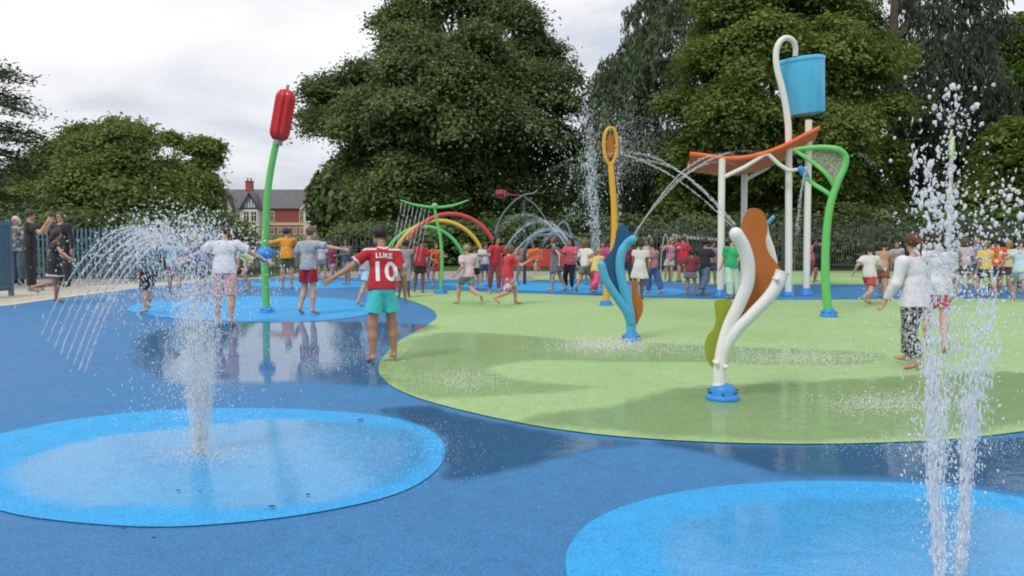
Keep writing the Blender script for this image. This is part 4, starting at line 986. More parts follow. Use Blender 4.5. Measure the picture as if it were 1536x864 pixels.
def skin(tone):
    cols = {'fair': (0.55,0.33,0.24), 'tan': (0.42,0.23,0.15), 'brown': (0.20,0.10,0.06), 'dark': (0.09,0.045,0.03)}
    m, ns, ls, b = new_mat('skin_'+tone) if ('skin',tone) not in _mc else (_mc[('skin',tone)],)*1+(None,)*3
    if ns is None: return m
    co = coord(ns, ls); n = noise(ns, ls, 9, 3, 0.6, co); c = cols[tone]
    ls.new(ramp(ns, ls, n.outputs[0], [(0.3, (c[0]*0.88,c[1]*0.8,c[2]*0.78)), (0.7, c)]).outputs[0], b.inputs['Base Color'])
    b.inputs['Roughness'].default_value = 0.42; b.inputs['Subsurface Weight'].default_value = 0.0
    _mc[('skin',tone)] = m; return m
def cloth(c, pat=None, c2=(0.8,0.8,0.8), sc=18):
    key = ('cloth', tuple(c), pat, tuple(c2), sc)
    if key in _mc: return _mc[key]
    m, ns, ls, b = new_mat('cloth_fabric'); co = coord(ns, ls)
    n = noise(ns, ls, 7, 4, 0.6, co)
    base = ramp(ns, ls, n.outputs[0], [(0.3, dk(c, 0.82)), (0.7, dk(c, 1.04))]).outputs[0]
    if pat == 'blotch':
        v = noise(ns, ls, sc, 2, 0.5, co, 0.8); f = ramp(ns, ls, v.outputs[0], [(0.50, (0,0,0)), (0.55, (1,1,1))]).outputs[0]; base = mixc(ns, ls, f, base, c2)
    if pat == 'stripe':
        w = ns.new('ShaderNodeTexWave'); w.bands_direction = 'X'; w.inputs['Scale'].default_value = sc; w.inputs['Distortion'].default_value = 0.2; ls.new(co, w.inputs['Vector'])
        base = mixc(ns, ls, ramp(ns, ls, w.outputs['Color'], [(0.8, (0,0,0)), (0.88, (1,1,1))]).outputs[0], base, c2)
    if pat == 'dots':
        v = ns.new('ShaderNodeTexVoronoi'); v.inputs['Scale'].default_value = sc; ls.new(co, v.inputs['Vector'])
        base = mixc(ns, ls, ramp(ns, ls, v.outputs['Distance'], [(0.30, (1,1,1)), (0.38, (0,0,0))]).outputs[0], base, c2)
    ls.new(base, b.inputs['Base Color']); b.inputs['Roughness'].default_value = 0.75
    b.inputs['Sheen Weight'].default_value = 0.15
    bump(ns, ls, noise(ns, ls, 24, 3, 0.6, co, 1.0).outputs[0], 0.45, 0.015, b)
    _mc[key] = m; return m
def hairm(c):
    key = ('hair', tuple(c))
    if key in _mc: return _mc[key]
    m, ns, ls, b = new_mat('hair_strands'); co = coord(ns, ls)
    mp = ns.new('ShaderNodeMapping'); mp.inputs['Scale'].default_value = (60, 60, 8); ls.new(co, mp.inputs['Vector'])
    n = noise(ns, ls, 1.0, 3, 0.6, mp.outputs[0]); ls.new(ramp(ns, ls, n.outputs[0], [(0.3, dk(c, 0.55)), (0.7, dk(c, 1.35))]).outputs[0], b.inputs['Base Color'])
    b.inputs['Roughness'].default_value = 0.5; bump(ns, ls, n.outputs[0], 0.6, 0.01, b); _mc[key] = m; return m
M_eye = plain('eye_dark', (0.01,0.008,0.006), 0.2); M_lip = plain('lips', (0.36,0.12,0.10), 0.5)
BLK, BRN, LBR, BLD, GRY, AUB = (0.012,0.010,0.010), (0.045,0.024,0.014), (0.13,0.075,0.04), (0.36,0.24,0.11), (0.62,0.60,0.57), (0.10,0.035,0.015)
def nv(x): x = np.array(x, float); return x/np.linalg.norm(x)
POSES = { # body frame: x right, y forward, z up.  ua/fa = upper arm / forearm, th/sn = thigh / shin, L then R
 'stand':  dict(ua=((-.25,.02,-1),(.25,.02,-1)), fa=((-.08,.2,-1),(.08,.2,-1)), th=((-.08,0,-1),(.08,0,-1)), sn=((-.02,0,-1),(.02,0,-1))),
 'walk':   dict(ua=((-.22,-.35,-1),(.22,.4,-1)), fa=((-.1,.1,-1),(.1,.8,-.8)), th=((-.05,.42,-1),(.05,-.25,-1)), sn=((0,.05,-1),(0,-.55,-1)), lean=5),
 'run':    dict(ua=((-.3,-.8,-.8),(.3,.7,-.8)), fa=((-.2,.5,-.8),(.1,1,.3)), th=((-.05,.85,-.8),(.05,-.35,-1)), sn=((0,-.1,-1),(0,-1,-.35)), lean=14),
 'runb':   dict(ua=((-.6,.2,-.6),(.6,-.3,-.7)), fa=((-.7,.5,0),(.5,.3,-.6)), th=((-.05,-.2,-1),(.05,.6,-1)), sn=((0,-.9,-.6),(0,-.15,-1)), lean=10),
 'out':    dict(ua=((-1,.1,-.15),(1,.1,-.15)), fa=((-1,.15,.05),(1,.15,.05)), th=((-.1,.1,-1),(.1,-.12,-1)), sn=((0,0,-1),(0,-.3,-1))),
 'up':     dict(ua=((-.5,.5,-.2),(.5,.5,-.2)), fa=((.2,.6,.8),(-.2,.6,.8)), th=((-.08,0,-1),(.08,0,-1)), sn=((-.02,0,-1),(.02,0,-1))),
 'front':  dict(ua=((-.3,.5,-.8),(.3,.5,-.8)), fa=((.2,1,.1),(-.2,1,.1)), th=((-.08,.1,-1),(.08,-.05,-1)), sn=((0,-.05,-1),(0,-.1,-1))),
 'bend':   dict(ua=((-.5,.6,-.8),(.5,.6,-.8)), fa=((-.2,.6,-.7),(.2,.6,-.7)), th=((-.12,.5,-1),(.12,.3,-1)), sn=((0,-.35,-1),(0,-.45,-1)), lean=48),
}
PEOPLE = {}
def person(loc, H, yaw, label, pose='stand', top=None, bottom=None, hair=('short', BRN), tone='fair', vox=None, group='people on and beside the splash pad', adult=False, shoes=None, head=(0,0), build=1.0, hem=None, lab_extra=None, **ov):
    ps = dict(POSES[pose])
    if ov.pop('jitter', 0):
        J_ = random.Random(label)
        def jt(v_, a): return tuple(tuple(c + J_.uniform(-a, a) for c in q) for q in v_)
        ps['ua'] = jt(ps['ua'], .28); ps['fa'] = jt(ps['fa'], .38); ps['th'] = jt(ps['th'], .13); ps['sn'] = jt(ps['sn'], .08)
        ps['lean'] = ps.get('lean', 2) + J_.uniform(-3, 9); ps['side'] = J_.uniform(-5, 5); ps['twist'] = J_.uniform(-14, 14); build = J_.uniform(.88, 1.08)
        if head == (0, 0): head = (J_.uniform(-45, 45), J_.uniform(-8, 18))
    ps.update(ov); h = vox
    rt = root('person', loc, label, 'person', group, rz=R(yaw))
    lean = R(ps.get('lean', 2)); side = R(ps.get('side', 0)); tw = R(ps.get('twist', 0))
    up = nv([math.sin(side), math.sin(lean), math.cos(lean)*math.cos(side)])
    rt_ = nv(np.cross([0, 1, 0] if abs(up[1]) < .9 else [0,0,-1], up)); rt_ = nv(np.array([math.cos(tw), math.sin(tw), 0]) - up*(up @ np.array([math.cos(tw), math.sin(tw), 0]))); fw = nv(np.cross(up, rt_))
    hip_r = np.array([1.0, 0, 0])
    kh = 1.0 if adult else 1.16; leg = 1.0 if adult else 0.96; w = build*(1.0 if adult else 0.97)
    hh = 0.128*H*kh
    Lth, Lsh, Lft = .245*H*leg, .235*H*leg, .04*H; Lua, Lfa = .17*H, .145*H
    pel = np.zeros(3); neck = pel + up*.292*H; chest = pel + up*.20*H; belly = pel + up*.09*H
    shl = [neck - up*.028*H + rt_*s*.108*H*w for s in (-1, 1)]
    hd = R(head[0]); hp = R(head[1])
    hf = nv(fw*math.cos(hd) + rt_*math.sin(hd)); hup = nv(up*0.6 + np.array([0,0,.4])); hf = nv(hf - hup*(hf@hup)); hup, hf = nv(hup*math.cos(hp) + hf*math.sin(hp)*1.0), nv(hf*math.cos(hp) - hup*math.sin(hp))
    hr = np.cross(hf, hup); HM = np.stack([hr, hf, hup], 1)
    hc = neck + up*.035*H + hup*(hh*.50) + hf*hh*.08
    TM = np.stack([rt_, fw, up], 1)
    B = []
    def E(c, r, M=TM, k=.03*H, **kw): B.append(Prim('e', c, ra=np.array(r)*H, M=M, k=k, **kw))
    def C(a, b, ra, rb, k=.018*H, **kw): B.append(Prim('c', a, b, ra*H, rb*H, k=k, **kw))
    E(pel+up*.005*H, (.088*w,.062*w,.062)); E(belly, (.078*w,.056*w,.075)); E(chest+up*.01*H, (.090*w,.060*w,.085))
    C(shl[0], shl[1], .036, .036, k=.03*H); C(neck-up*.02*H, neck+up*.05*H, .031*w, .028)
    hips = [pel + hip_r*s*.048*H*w - np.array([0,0,.02*H]) for s in (-1, 1)]
    # legs
    J = {}
    th = [nv(x) for x in ps['th']]; sn = [nv(x) for x in ps['sn']]
    for i, s in enumerate((-1, 1)):
        kn = hips[i] + th[i]*Lth; an = kn + sn[i]*Lsh; J['kn', i] = kn; J['an', i] = an
        C(hips[i], kn, .054*w, .034, k=.025*H); C(kn, kn*.6+an*.4 - nv(np.cross(np.cross(sn[i], [0,1,0])+1e-6, sn[i]))*0, .035, .033); C(kn*.6+an*.4, an, .033, .020)
        fd = np.array([0, 1.0, 0]); fd = nv(fd - sn[i]*(fd@sn[i])*0.85 + np.array([s*.12, 0, 0]))
        heel = an + sn[i]*.018*H; ball = heel + fd*.085*H + sn[i]*.012*H; toe = ball + fd*.035*H
        C(heel - fd*.012*H, ball, .019, .017, k=.015*H); C(ball - np.cross(fd, sn[i])*.008*H, toe - np.cross(fd, sn[i])*.01*H, .014, .010, k=.012*H); C(ball + np.cross(fd, sn[i])*.010*H, toe*.9+ball*.1 + np.cross(fd, sn[i])*.012*H, .013, .009, k=.012*H)
        J['foot', i] = (heel, ball, toe, fd)
    # arms and hands
    for i, s in enumerate((-1, 1)):
        loc_ = lambda v: nv(rt_*v[0] + fw*v[1] + (up*0.5+np.array([0,0,.5]))*v[2])
        u = loc_(ps['ua'][i]); f = loc_(ps['fa'][i])
        el = shl[i] + u*Lua; wr = el + f*Lfa; J['el', i] = el; J['wr', i] = wr; J['u', i] = u; J['f', i] = f
        C(shl[i], el, .030*w, .023); C(el, wr, .023, .0145)
        pn = nv(np.cross(f, [0.1, 0.2, 1]) if abs(f[2]) < .8 else np.cross(f, [0, 1, 0])); wd = nv(np.cross(f, pn))   # pn palm width dir? 
        palm = wr + f*.030*H; PM = np.stack([wd, pn, f], 1)
        fr = max(.0062*H, .55*h)
        B.append(Prim('e', palm, ra=np.array([.021*H, max(.010*H, .6*h), .030*H]), M=PM, k=.010*H))
        for j, (o_, ln) in enumerate(((-1.35,.036),(-.45,.042),(.45,.040),(1.35,.032))):
            a0 = wr + f*.050*H + wd*o_*.0115*H; d1 = nv(f + wd*o_*.10 + pn*.25*s); a1 = a0 + d1*ln*.55*H; d2 = nv(f + wd*o_*.08 + pn*.65*s)
            B.append(Prim('c', a0, a1, fr, fr*.92, k=.003*H)); B.append(Prim('c', a1, a1 + d2*ln*.5*H, fr*.92, fr*.8, k=.003*H))
        ts = wr + f*.018*H - wd*.014*H; tm = ts + nv(f*.7 - wd*.8 + pn*.2*s)*.030*H
        B.append(Prim('c', ts, tm, fr*1.25, fr, k=.006*H)); B.append(Prim('c', tm, tm + nv(f*.95 - wd*.25 + pn*.3*s)*.022*H, fr, fr*.85, k=.004*H))
    # head and face
    def He(off, r, k=.02, **kw): B.append(Prim('e', hc + HM @ (np.array(off)*hh), ra=np.array(r)*hh, M=HM, k=k*hh*8*0.2, **kw))
    He((0,-.04,.10), (.335,.40,.38)); He((0,.08,-.20), (.245,.28,.29)); He((0,.21,-.38), (.10,.10,.09))
    B.append(Prim('c', hc+HM@(np.array((0,.33,.05))*hh), hc+HM@(np.array((0,.44,-.12))*hh), .035*hh, .055*hh, k=.04*hh))
    for s in (-1, 1):
        He((s*.335,-.03,-.03), (.035,.065,.10)); 
        He((s*.13,.335,.03), (.055,.04,.04), k=.01)
    He((0,.345,-.235), (.095,.04,.022), k=.01)
    eyes = [hc+HM@(np.array((s*.13,.36,.03))*hh) for s in (-1, 1)]; lip = hc+HM@(np.array((0,.37,-.235))*hh)
    # ground the figure
    low = min(min(J['foot',i][0][2]-.019*H, J['foot',i][1][2]-.017*H) for i in (0,1))
    con = [i for i in (0,1) if min(J['foot',i][0][2]-.019*H, J['foot',i][1][2]-.017*H) < low+.05*H]
    ctr = np.mean([J['foot',i][0]*.6+J['foot',i][1]*.4 for i in con], 0) if not ps.get('center') else np.zeros(3)
    T = np.array([-ctr[0], -ctr[1], -low + ps.get('lift', 0.0)])
    sk = skin(tone)
    b = obj_sdf('body', B, h, [sk, M_eye, M_lip], rt, labs=[(lambda V: np.min([np.linalg.norm(V-e, axis=1) for e in eyes], 0) < .045*hh + .3*h, 1), (lambda V: np.linalg.norm((V-lip)@HM/np.array([2.2,1,.8]), axis=1) < .045*hh, 2)])
    parts = [b]
    inf = .012 + .25*h
    def CP(a, b, ra, rb, k=.02, **kw): return Prim('c', a, b, ra, rb, k=k, **kw)
    def EP(c, r, g=inf, M=TM, k=.03): return Prim('e', c, ra=np.array(r)*H+g, M=M, k=k)
    tm_ = None
    if bottom:
        kind, mat = bottom[0], bottom[1]
        Q = [EP(pel+up*.005*H, (.090*w,.066*w,.062), inf*.8), EP(pel+up*.04*H, (.082*w,.062*w,.045), inf*.8)]
        if kind in ('shorts', 'longshorts', 'trousers', 'leggings', 'briefs'):
            ff = {'shorts': .62, 'longshorts': .95, 'trousers': 1, 'leggings': 1, 'briefs': .15}[kind]; fl = 0.0 if kind == 'leggings' else .014
            for i in (0, 1):
                e = hips[i] + th[i]*Lth*ff
                cut = [(e, th[i])] if ff < 1 else None
                Q.append(CP(hips[i], e if ff < 1 else J['kn',i], .056*H*w+inf*.8, (.034+.02*(1-ff))*H+inf+fl, cut=cut, k=.02))
                if ff == 1:
                    e2 = J['kn',i] + sn[i]*Lsh*(.90 if kind == 'trousers' else .85)
                    Q.append(CP(J['kn',i], e2, .035*H+inf+fl, (.033 if kind == 'trousers' else .022)*H+inf*.8+fl*.8, cut=[(e2, sn[i])], k=.02))
        if kind == 'skirt':
            Q.append(Prim('k', pel+up*.03*H, pel-np.array([0,0,1])*.16*H, ra=.085*H+inf, rb=.135*H+inf, M=np.stack([hip_r, np.array([0,1.,0]), np.array([0,0,1.])],1), k=.02))
        cuts = [(pel+up*((-(hem if hem is not None else .035)+.018) if top and top[0] != 'dress' else .068)*H, up)]
        parts.append(obj_sdf({'shorts':'shorts','longshorts':'shorts','trousers':'trousers','leggings':'leggings','skirt':'skirt','briefs':'swim_shorts'}[kind], Q, h, mat, rt, wr=.006 if kind != 'leggings' else .002, seed=int(H*1000), cuts=cuts))
    if top:
        kind, mat = top[0], top[1]; mats = mat if isinstance(mat, (list, tuple)) else [mat]
        g2 = inf*1.25
        Q = [EP(belly, (.086*w,.062*w,.08), g2), EP(chest+up*.01*H, (.092*w,.062*w,.085), g2*.9), EP(pel+up*.02*H, (.090*w,.066*w,.07), g2*1.15), CP(shl[0], shl[1], .036*H+g2*.75, .036*H+g2*.75, k=.03)]
        sl = {'tee': .66, 'long': 1.0, 'tank': 0, 'dress': .35, 'sleeveless': 0}[kind]
        for i in (0, 1):
            if sl and sl < 1:
                e = shl[i] + J['u',i]*Lua*sl; Q.append(CP(shl[i], e, .032*H*w+g2*.7, .030*H+g2*1.3, cut=[(e, J['u',i])], k=.02))
            elif sl == 1:
                e = J['wr',i] - J['f',i]*.01*H; Q.append(CP(shl[i], J['el',i], .032*H*w+g2*.7, .025*H+g2, k=.02)); Q.append(CP(J['el',i], e, .025*H+g2, .018*H+g2*.9, cut=[(e, J['f',i])], k=.02))
        hemz = pel - up*(hem if hem is not None else .035)*H
        if kind == 'dress':
            Q.append(Prim('k', pel+up*.08*H, pel-np.array([0,0,1])*.17*H, ra=.082*H+inf, rb=.14*H+inf, M=np.stack([hip_r, np.array([0,1.,0]), np.array([0,0,1.])],1), k=.03)); cuts = []
        else:
            cuts = [(hemz, -up)]; Q.append(Prim('k', pel+up*.07*H, hemz-up*.01*H, ra=.086*H*w+g2, rb=(.094 if not (hem and hem > .05) else .100)*H*w+g2, M=TM, k=.02))
            if hem and hem > .05: Q.append(Prim('k', pel+up*.05*H, hemz-up*.01, ra=.088*H+g2, rb=.105*H+g2, M=TM, k=.03))
        labs = []
        if len(mats) > 1 and top[2:]:
            if 'hem' in top[2]: labs.append((lambda V: (V-pel)@up < (-.17+.022)*H if kind == 'dress' else (V-hemz)@up < .02*H, 1))
            if 'cuff' in top[2]: labs.append((lambda V: np.min([np.abs((V-shl[i])@J['u',i] - Lua*sl) + 10*(np.linalg.norm(V-shl[i]-J['u',i]*Lua*sl, axis=1) > .075) for i in (0,1)], 0) < .016, 1))
            if 'yoke' in top[2]: labs.append((lambda V: (np.abs((V-shl[0])@up - .020*H) < .012*H*.6) & (np.abs((V-neck)@rt_) > .045*H), 1))
            if 'collar' in top[2]: labs.append((lambda V: np.linalg.norm(V-neck, axis=1) < .052*H, 1))
        Q.append(Prim('c', neck-up*.005*H, neck+up*.10*H, .036*H, .05*H, k=.01, sub=True))
        tm_ = obj_sdf({'tee':'t_shirt','long':'long_sleeved_top','tank':'vest_top','dress':'dress','sleeveless':'vest_top'}[kind], Q, h, mats, rt, wr=.007, seed=int(H*777)+7, cuts=cuts, labs=labs)
        parts.append(tm_)
    if shoes:
        for i in (0, 1):
            a, bb, t, fd = J['foot', i]
            parts.append(obj_sdf('shoe', [CP(a - fd*.012*H, bb, .024*H, .022*H), CP(bb, t, .021*H, .015*H), CP(a, a - sn[i]*.03*H, .024*H, .026*H)], h, shoes, rt))
    if hair:
        style, hcol = hair[0], hair[1]
        Q = [Prim('e', hc+HM@(np.array((0,-.07,.13))*hh), ra=np.array((.37,.43,.40))*hh+.3*h, M=HM, k=.02)]
        face = Prim('e', hc+HM@(np.array((0,.42,-.16))*hh), ra=np.array((.33,.42,.42))*hh, M=HM, sub=True, k=.01)
        neckcut = Prim('e', hc+HM@(np.array((0,.10,-.55))*hh), ra=np.array((.6,.60,.45))*hh, M=HM, sub=True, k=.01)
        Q.append(face)
        if style == 'short': Q.append(neckcut)
        if style in ('long', 'bob', 'curly'):
            ln = {'long': 1.15, 'bob': .55, 'curly': .62}[style]; rr = {'long': .20, 'bob': .22, 'curly': .30}[style]
            for sx in (-.20, 0, .20): Q.append(CP(hc+HM@(np.array((sx,-.25,.0))*hh), hc+HM@(np.array((sx*1.35,-.34,0))*hh) - np.array([0,0,ln*.62*hh]), rr*hh, rr*.7*hh, k=.03))
            if style == 'curly': Q.append(Prim('e', hc+HM@(np.array((0,-.12,.05))*hh), ra=np.array((.52,.50,.50))*hh, M=HM, k=.03)); Q.append(face)
        if style == 'ponytail':
            Q.append(neckcut)
            p0 = hc+HM@(np.array((0,-.42,.12))*hh); p1 = p0 + HM@(np.array((.02,-.18,-.12))*hh); p2 = p1 - np.array([0,0,.62*hh]) + HM@(np.array((.10,.03,0))*hh)
            Q += [CP(p0, p1, .08*hh, .11*hh), CP(p1, p2, .12*hh, .05*hh)]
        if style == 'bun': Q.append(neckcut); Q.append(Prim('e', hc+HM@(np.array((0,-.40,.38))*hh), ra=np.array((.17,.17,.17))*hh, M=HM, k=.02))
        parts.append(obj_sdf('hair', Q, min(h, .014), hairm(hcol), rt, wr=.006 if style == 'curly' else .003, seed=3))
    if ps.get('hat'):
        parts.append(obj_sdf('hat', [Prim('e', hc+HM@(np.array((0,-.05,.24))*hh), ra=np.array((.43,.49,.34))*hh, M=HM, k=.02), Prim('e', hc+HM@(np.array((0,.25,.18))*hh), ra=np.array((.33,.48,.05))*hh+.2*h, M=HM, k=.02)], h, ps['hat'], rt))
    parts = [p for p in parts if p]
    M = Matrix.Translation(Vector(T))
    for p in parts: p.data.transform(M)
    return rt, tm_, dict(pel=pel+T, up=up, fw=fw, rt=rt_, neck=neck+T, chest=chest+T, H=H, hc=hc+T)
def place(px, fy, ty=None, H=None, **kw):
    g_ = G(px, fy); g_.z = 0.016
    if H is None: H = CAMH*(fy-ty)/(fy-HOR)*1.0
    D = g_.y; vox = kw.pop('vox', None) or min(.021, max(.0068, .00088*D))
    return person(g_, H, kw.pop('yaw', 0), vox=vox, **kw)
WHT = cloth((0.74,0.74,0.76)); BLKc = cloth((0.012,0.012,0.015)); REDc = cloth((0.52,0.015,0.03)); NAV = cloth((0.02,0.035,0.09))
A = dict
# 1 the boy in the red shirt
jr = [cloth((0.50,0.012,0.028), 'stripe', (0.36,0.008,0.02), 9), cloth((0.72,0.70,0.68))]
rt, tm_, jd = place(574, 544, H=1.41, yaw=20, label='boy in a red football shirt numbered 10 and turquoise shorts, seen from behind', tone='tan', hair=('short', BLK), head=(-28, 8),
    top=('tee', jr, ('cuff','collar','yoke')), bottom=('shorts', cloth((0.07,0.60,0.62))), vox=.0072, hem=.01, side=2,
    ua=((-.75,.0,-.62),(.34,-.15,-.95)), fa=((-.86,-.1,-.55),(.14,.35,-1)), th=((-.12,.06,-1),(.16,.20,-1)), sn=((-.02,-.10,-1),(.06,.0,-1)), lean=11, build=0.92, twist=-2)
def decal(body, txt, jd, size, zoff, parent, mat, xoff=0.0, name='lettering', th=0.0025):
    cu = bpy.data.curves.new('txt', 'FONT'); cu.body = txt; cu.size = size; cu.align_x = 'CENTER'; cu.offset = size*0.022; cu.resolution_u = 3
    to = bpy.data.objects.new('txt', cu); COL.objects.link(to); dg = bpy.context.evaluated_depsgraph_get(); dg.update()
    me = bpy.data.meshes.new_from_object(to.evaluated_get(dg)); bpy.data.objects.remove(to)
    bm = bmesh.new(); bm.from_mesh(me); bmesh.ops.triangulate(bm, faces=bm.faces[:])
    for _ in range(3): bmesh.ops.subdivide_edges(bm, edges=[e for e in bm.edges if e.calc_length() > 0.012], cuts=1, use_grid_fill=False); bmesh.ops.triangulate(bm, faces=bm.faces[:])
    bb = bmesh.new(); bb.from_mesh(body.data); bv = BVHTree.FromBMesh(bb); bb.free()
    up, rgt, fw = Vector(jd['up']), Vector(jd['rt']), Vector(jd['fw']); o = Vector(jd['neck']) + up*zoff + rgt*xoff
    for v_ in bm.verts:
        q = o + rgt*v_.co.x + up*v_.co.y - fw*0.5
        hit = bv.ray_cast(q, fw); v_.co = (hit[0] - fw*th*2.2) if hit[0] else q + fw*0.42
    bmesh.ops.recalc_face_normals(bm, faces=bm.faces); m2 = bpy.data.meshes.new(name); bm.to_mesh(m2); bm.free()
    return link(name, m2, parent, mat)
wt = plain('print_white', (0.78,0.76,0.74), 0.5, 0.06)
decal(tm_, '10', jd, 0.275, -0.335, rt, wt, xoff=0.012, name='shirt_number'); decal(tm_, 'LUKE', jd, 0.075, -0.105, rt, wt, xoff=0.012, name='shirt_name')
# 2 girl in white blouse with patterned trousers
place(1364, 553, H=1.31, yaw=24, label='girl in a white blouse and black and white patterned trousers, seen from behind', tone='fair', hair=('ponytail', AUB), head=(20,0), pose='walk', lean=4,
    top=('long', cloth((0.74,0.72,0.77))), bottom=('trousers', cloth((0.02,0.02,0.025), 'blotch', (0.42,0.42,0.43), 36)), vox=.0075, hem=.075,
    ua=((-.34,.12,-1),(.25,.2,-1)), fa=((-.20,.45,-.85),(.1,.7,-.7)), th=((-.06,-.05,-1),(.06,.42,-1)), sn=((0,-.45,-1),(0,.05,-1)), build=1.04)
place(1402, 528, H=1.34, yaw=-20, label='child in a soaked white top and red shorts behind the near jet', tone='fair', hair=('short', BRN), pose='walk',
    top=('tee', cloth((0.66,0.68,0.72))), bottom=('shorts', cloth((0.50,0.05,0.07))), hem=.06)
# 3 white tee / pink bottoms
place(338, 490, 352, H=1.42, yaw=4, label='child in a white t-shirt and pink floral bottoms, arms held out wide', tone='fair', hair=('bob', BRN), pose='out', top=('tee', cloth((0.72,0.72,0.78))), head=(0,35), lean=10,
    bottom=('longshorts', cloth((0.68,0.46,0.46), 'blotch', (0.58,0.25,0.25), 26)), hem=.03, ua=((-.85,.1,-.5),(.85,.2,-.45)), fa=((-.95,.1,-.3),(.9,.2,-.5)), build=1.1)
# 4 grey tee red shorts
place(461, 473, H=1.38, yaw=-18, label='boy in a grey t-shirt and dark red shorts, one arm stretched out to his right', tone='fair', hair=('short', LBR), pose='walk', head=(50,15),
    top=('tee', cloth((0.40,0.43,0.46), 'blotch', (0.30,0.33,0.36), 14)), bottom=('shorts', cloth((0.36,0.008,0.025))), ua=((-.5,.3,-.8),(1,.1,-.18)), fa=((-.2,.8,-.4),(1,.1,-.12)), th=((-.08,.10,-1),(.05,.05,-1)), sn=((-.05,-.45,-1),(.02,-.18,-1)), hem=.03)
place(431, 434, H=1.36, yaw=15, label='child in an orange hooded top reaching out sideways beside the green pole', tone='fair', hair=('short', BRN), head=(60,0), pose='stand', lean=8,
    top=('long', cloth((0.78,0.30,0.02))), bottom=('shorts', cloth((0.06,0.07,0.03))), ua=((-.9,.3,-.2),(.4,.5,-.6)), fa=((-.9,.3,.1),(.3,.9,0)), hem=.04)
place(372, 438, H=1.30, yaw=120, label='child in a lime yellow vest bending forward behind the green pole', tone='fair', hair=('short', BRN), pose='bend', lean=42, top=('tank', cloth((0.62,0.72,0.18))), bottom=('briefs', cloth((0.55,0.40,0.35))))
place(219, 470, H=1.36, yaw=55, label='child in a dark patterned top striding through the left spray', tone='fair', hair=('short', BRN), pose='walk', top=('long', cloth((0.10,0.14,0.18), 'blotch', (0.35,0.40,0.45), 16)), bottom=('longshorts', cloth((0.02,0.02,0.04))),
    th=((-.06,.05,-1),(.08,.50,-1)), sn=((0,-.1,-1),(0,.10,-1)), hem=.05)
place(303, 452, H=1.25, yaw=60, label='child in navy behind the spray, ducking beside the white t-shirt', tone='fair', hair=('short', BLD), pose='front', lean=25, top=('tee', cloth((0.05,0.08,0.25))), bottom=('shorts', cloth((0.03,0.04,0.10))))
place(262, 447, H=1.2, yaw=200, label='small child in pale blue half hidden in the left spray', tone='fair', hair=('bob', LBR), pose='out', top=('tee', cloth((0.35,0.48,0.62))), bottom=('shorts', cloth((0.30,0.10,0.16))))
# left edge
place(88, 455, H=1.34, yaw=-60, label='girl in a black dress with a white hem running beside the kerb', tone='tan', hair=('bob', BRN), pose='run', lean=6, top=('dress', [cloth((0.012,0.012,0.014)), cloth((0.7,0.7,0.7))], ('hem','collar')),
    ua=((-.5,.2,-.7),(.7,.4,-.6)), fa=((-.3,.6,-.3),(.6,.6,-.4)), th=((-.05,.15,-1),(.05,-.1,-1)), sn=((0,-.1,-1),(0,-1,-.2)))
place(52, 437, H=1.74, yaw=-70, adult=True, label='man in black holding a camera up to his face, standing by the blue fence', tone='fair', hair=('short', BRN), pose='up', top=('tee', BLKc), bottom=('trousers', BLKc), shoes=cloth((0.25,0.25,0.27)), ua=((-.3,.8,-.5),(.3,.8,-.5)), fa=((.1,.5,.9),(-.1,.5,.9)), hem=.05)
place(93, 431, H=1.72, yaw=170, adult=True, label='man in a dark jacket standing behind the girl in the black dress', tone='fair', hair=('short', LBR), pose='stand', top=('long', cloth((0.02,0.02,0.025))), bottom=('trousers', cloth((0.02,0.02,0.025))), shoes=BLKc, hem=.06)
place(27, 428, H=1.62, yaw=175, adult=True, label='white-haired woman in a grey printed top and jeans beside the gate', tone='fair', hair=('bob', GRY), pose='front', top=('long', cloth((0.10,0.12,0.15), 'blotch', (0.30,0.32,0.35), 8)), bottom=('trousers', cloth((0.06,0.10,0.16))), shoes=BLKc, hem=.06)
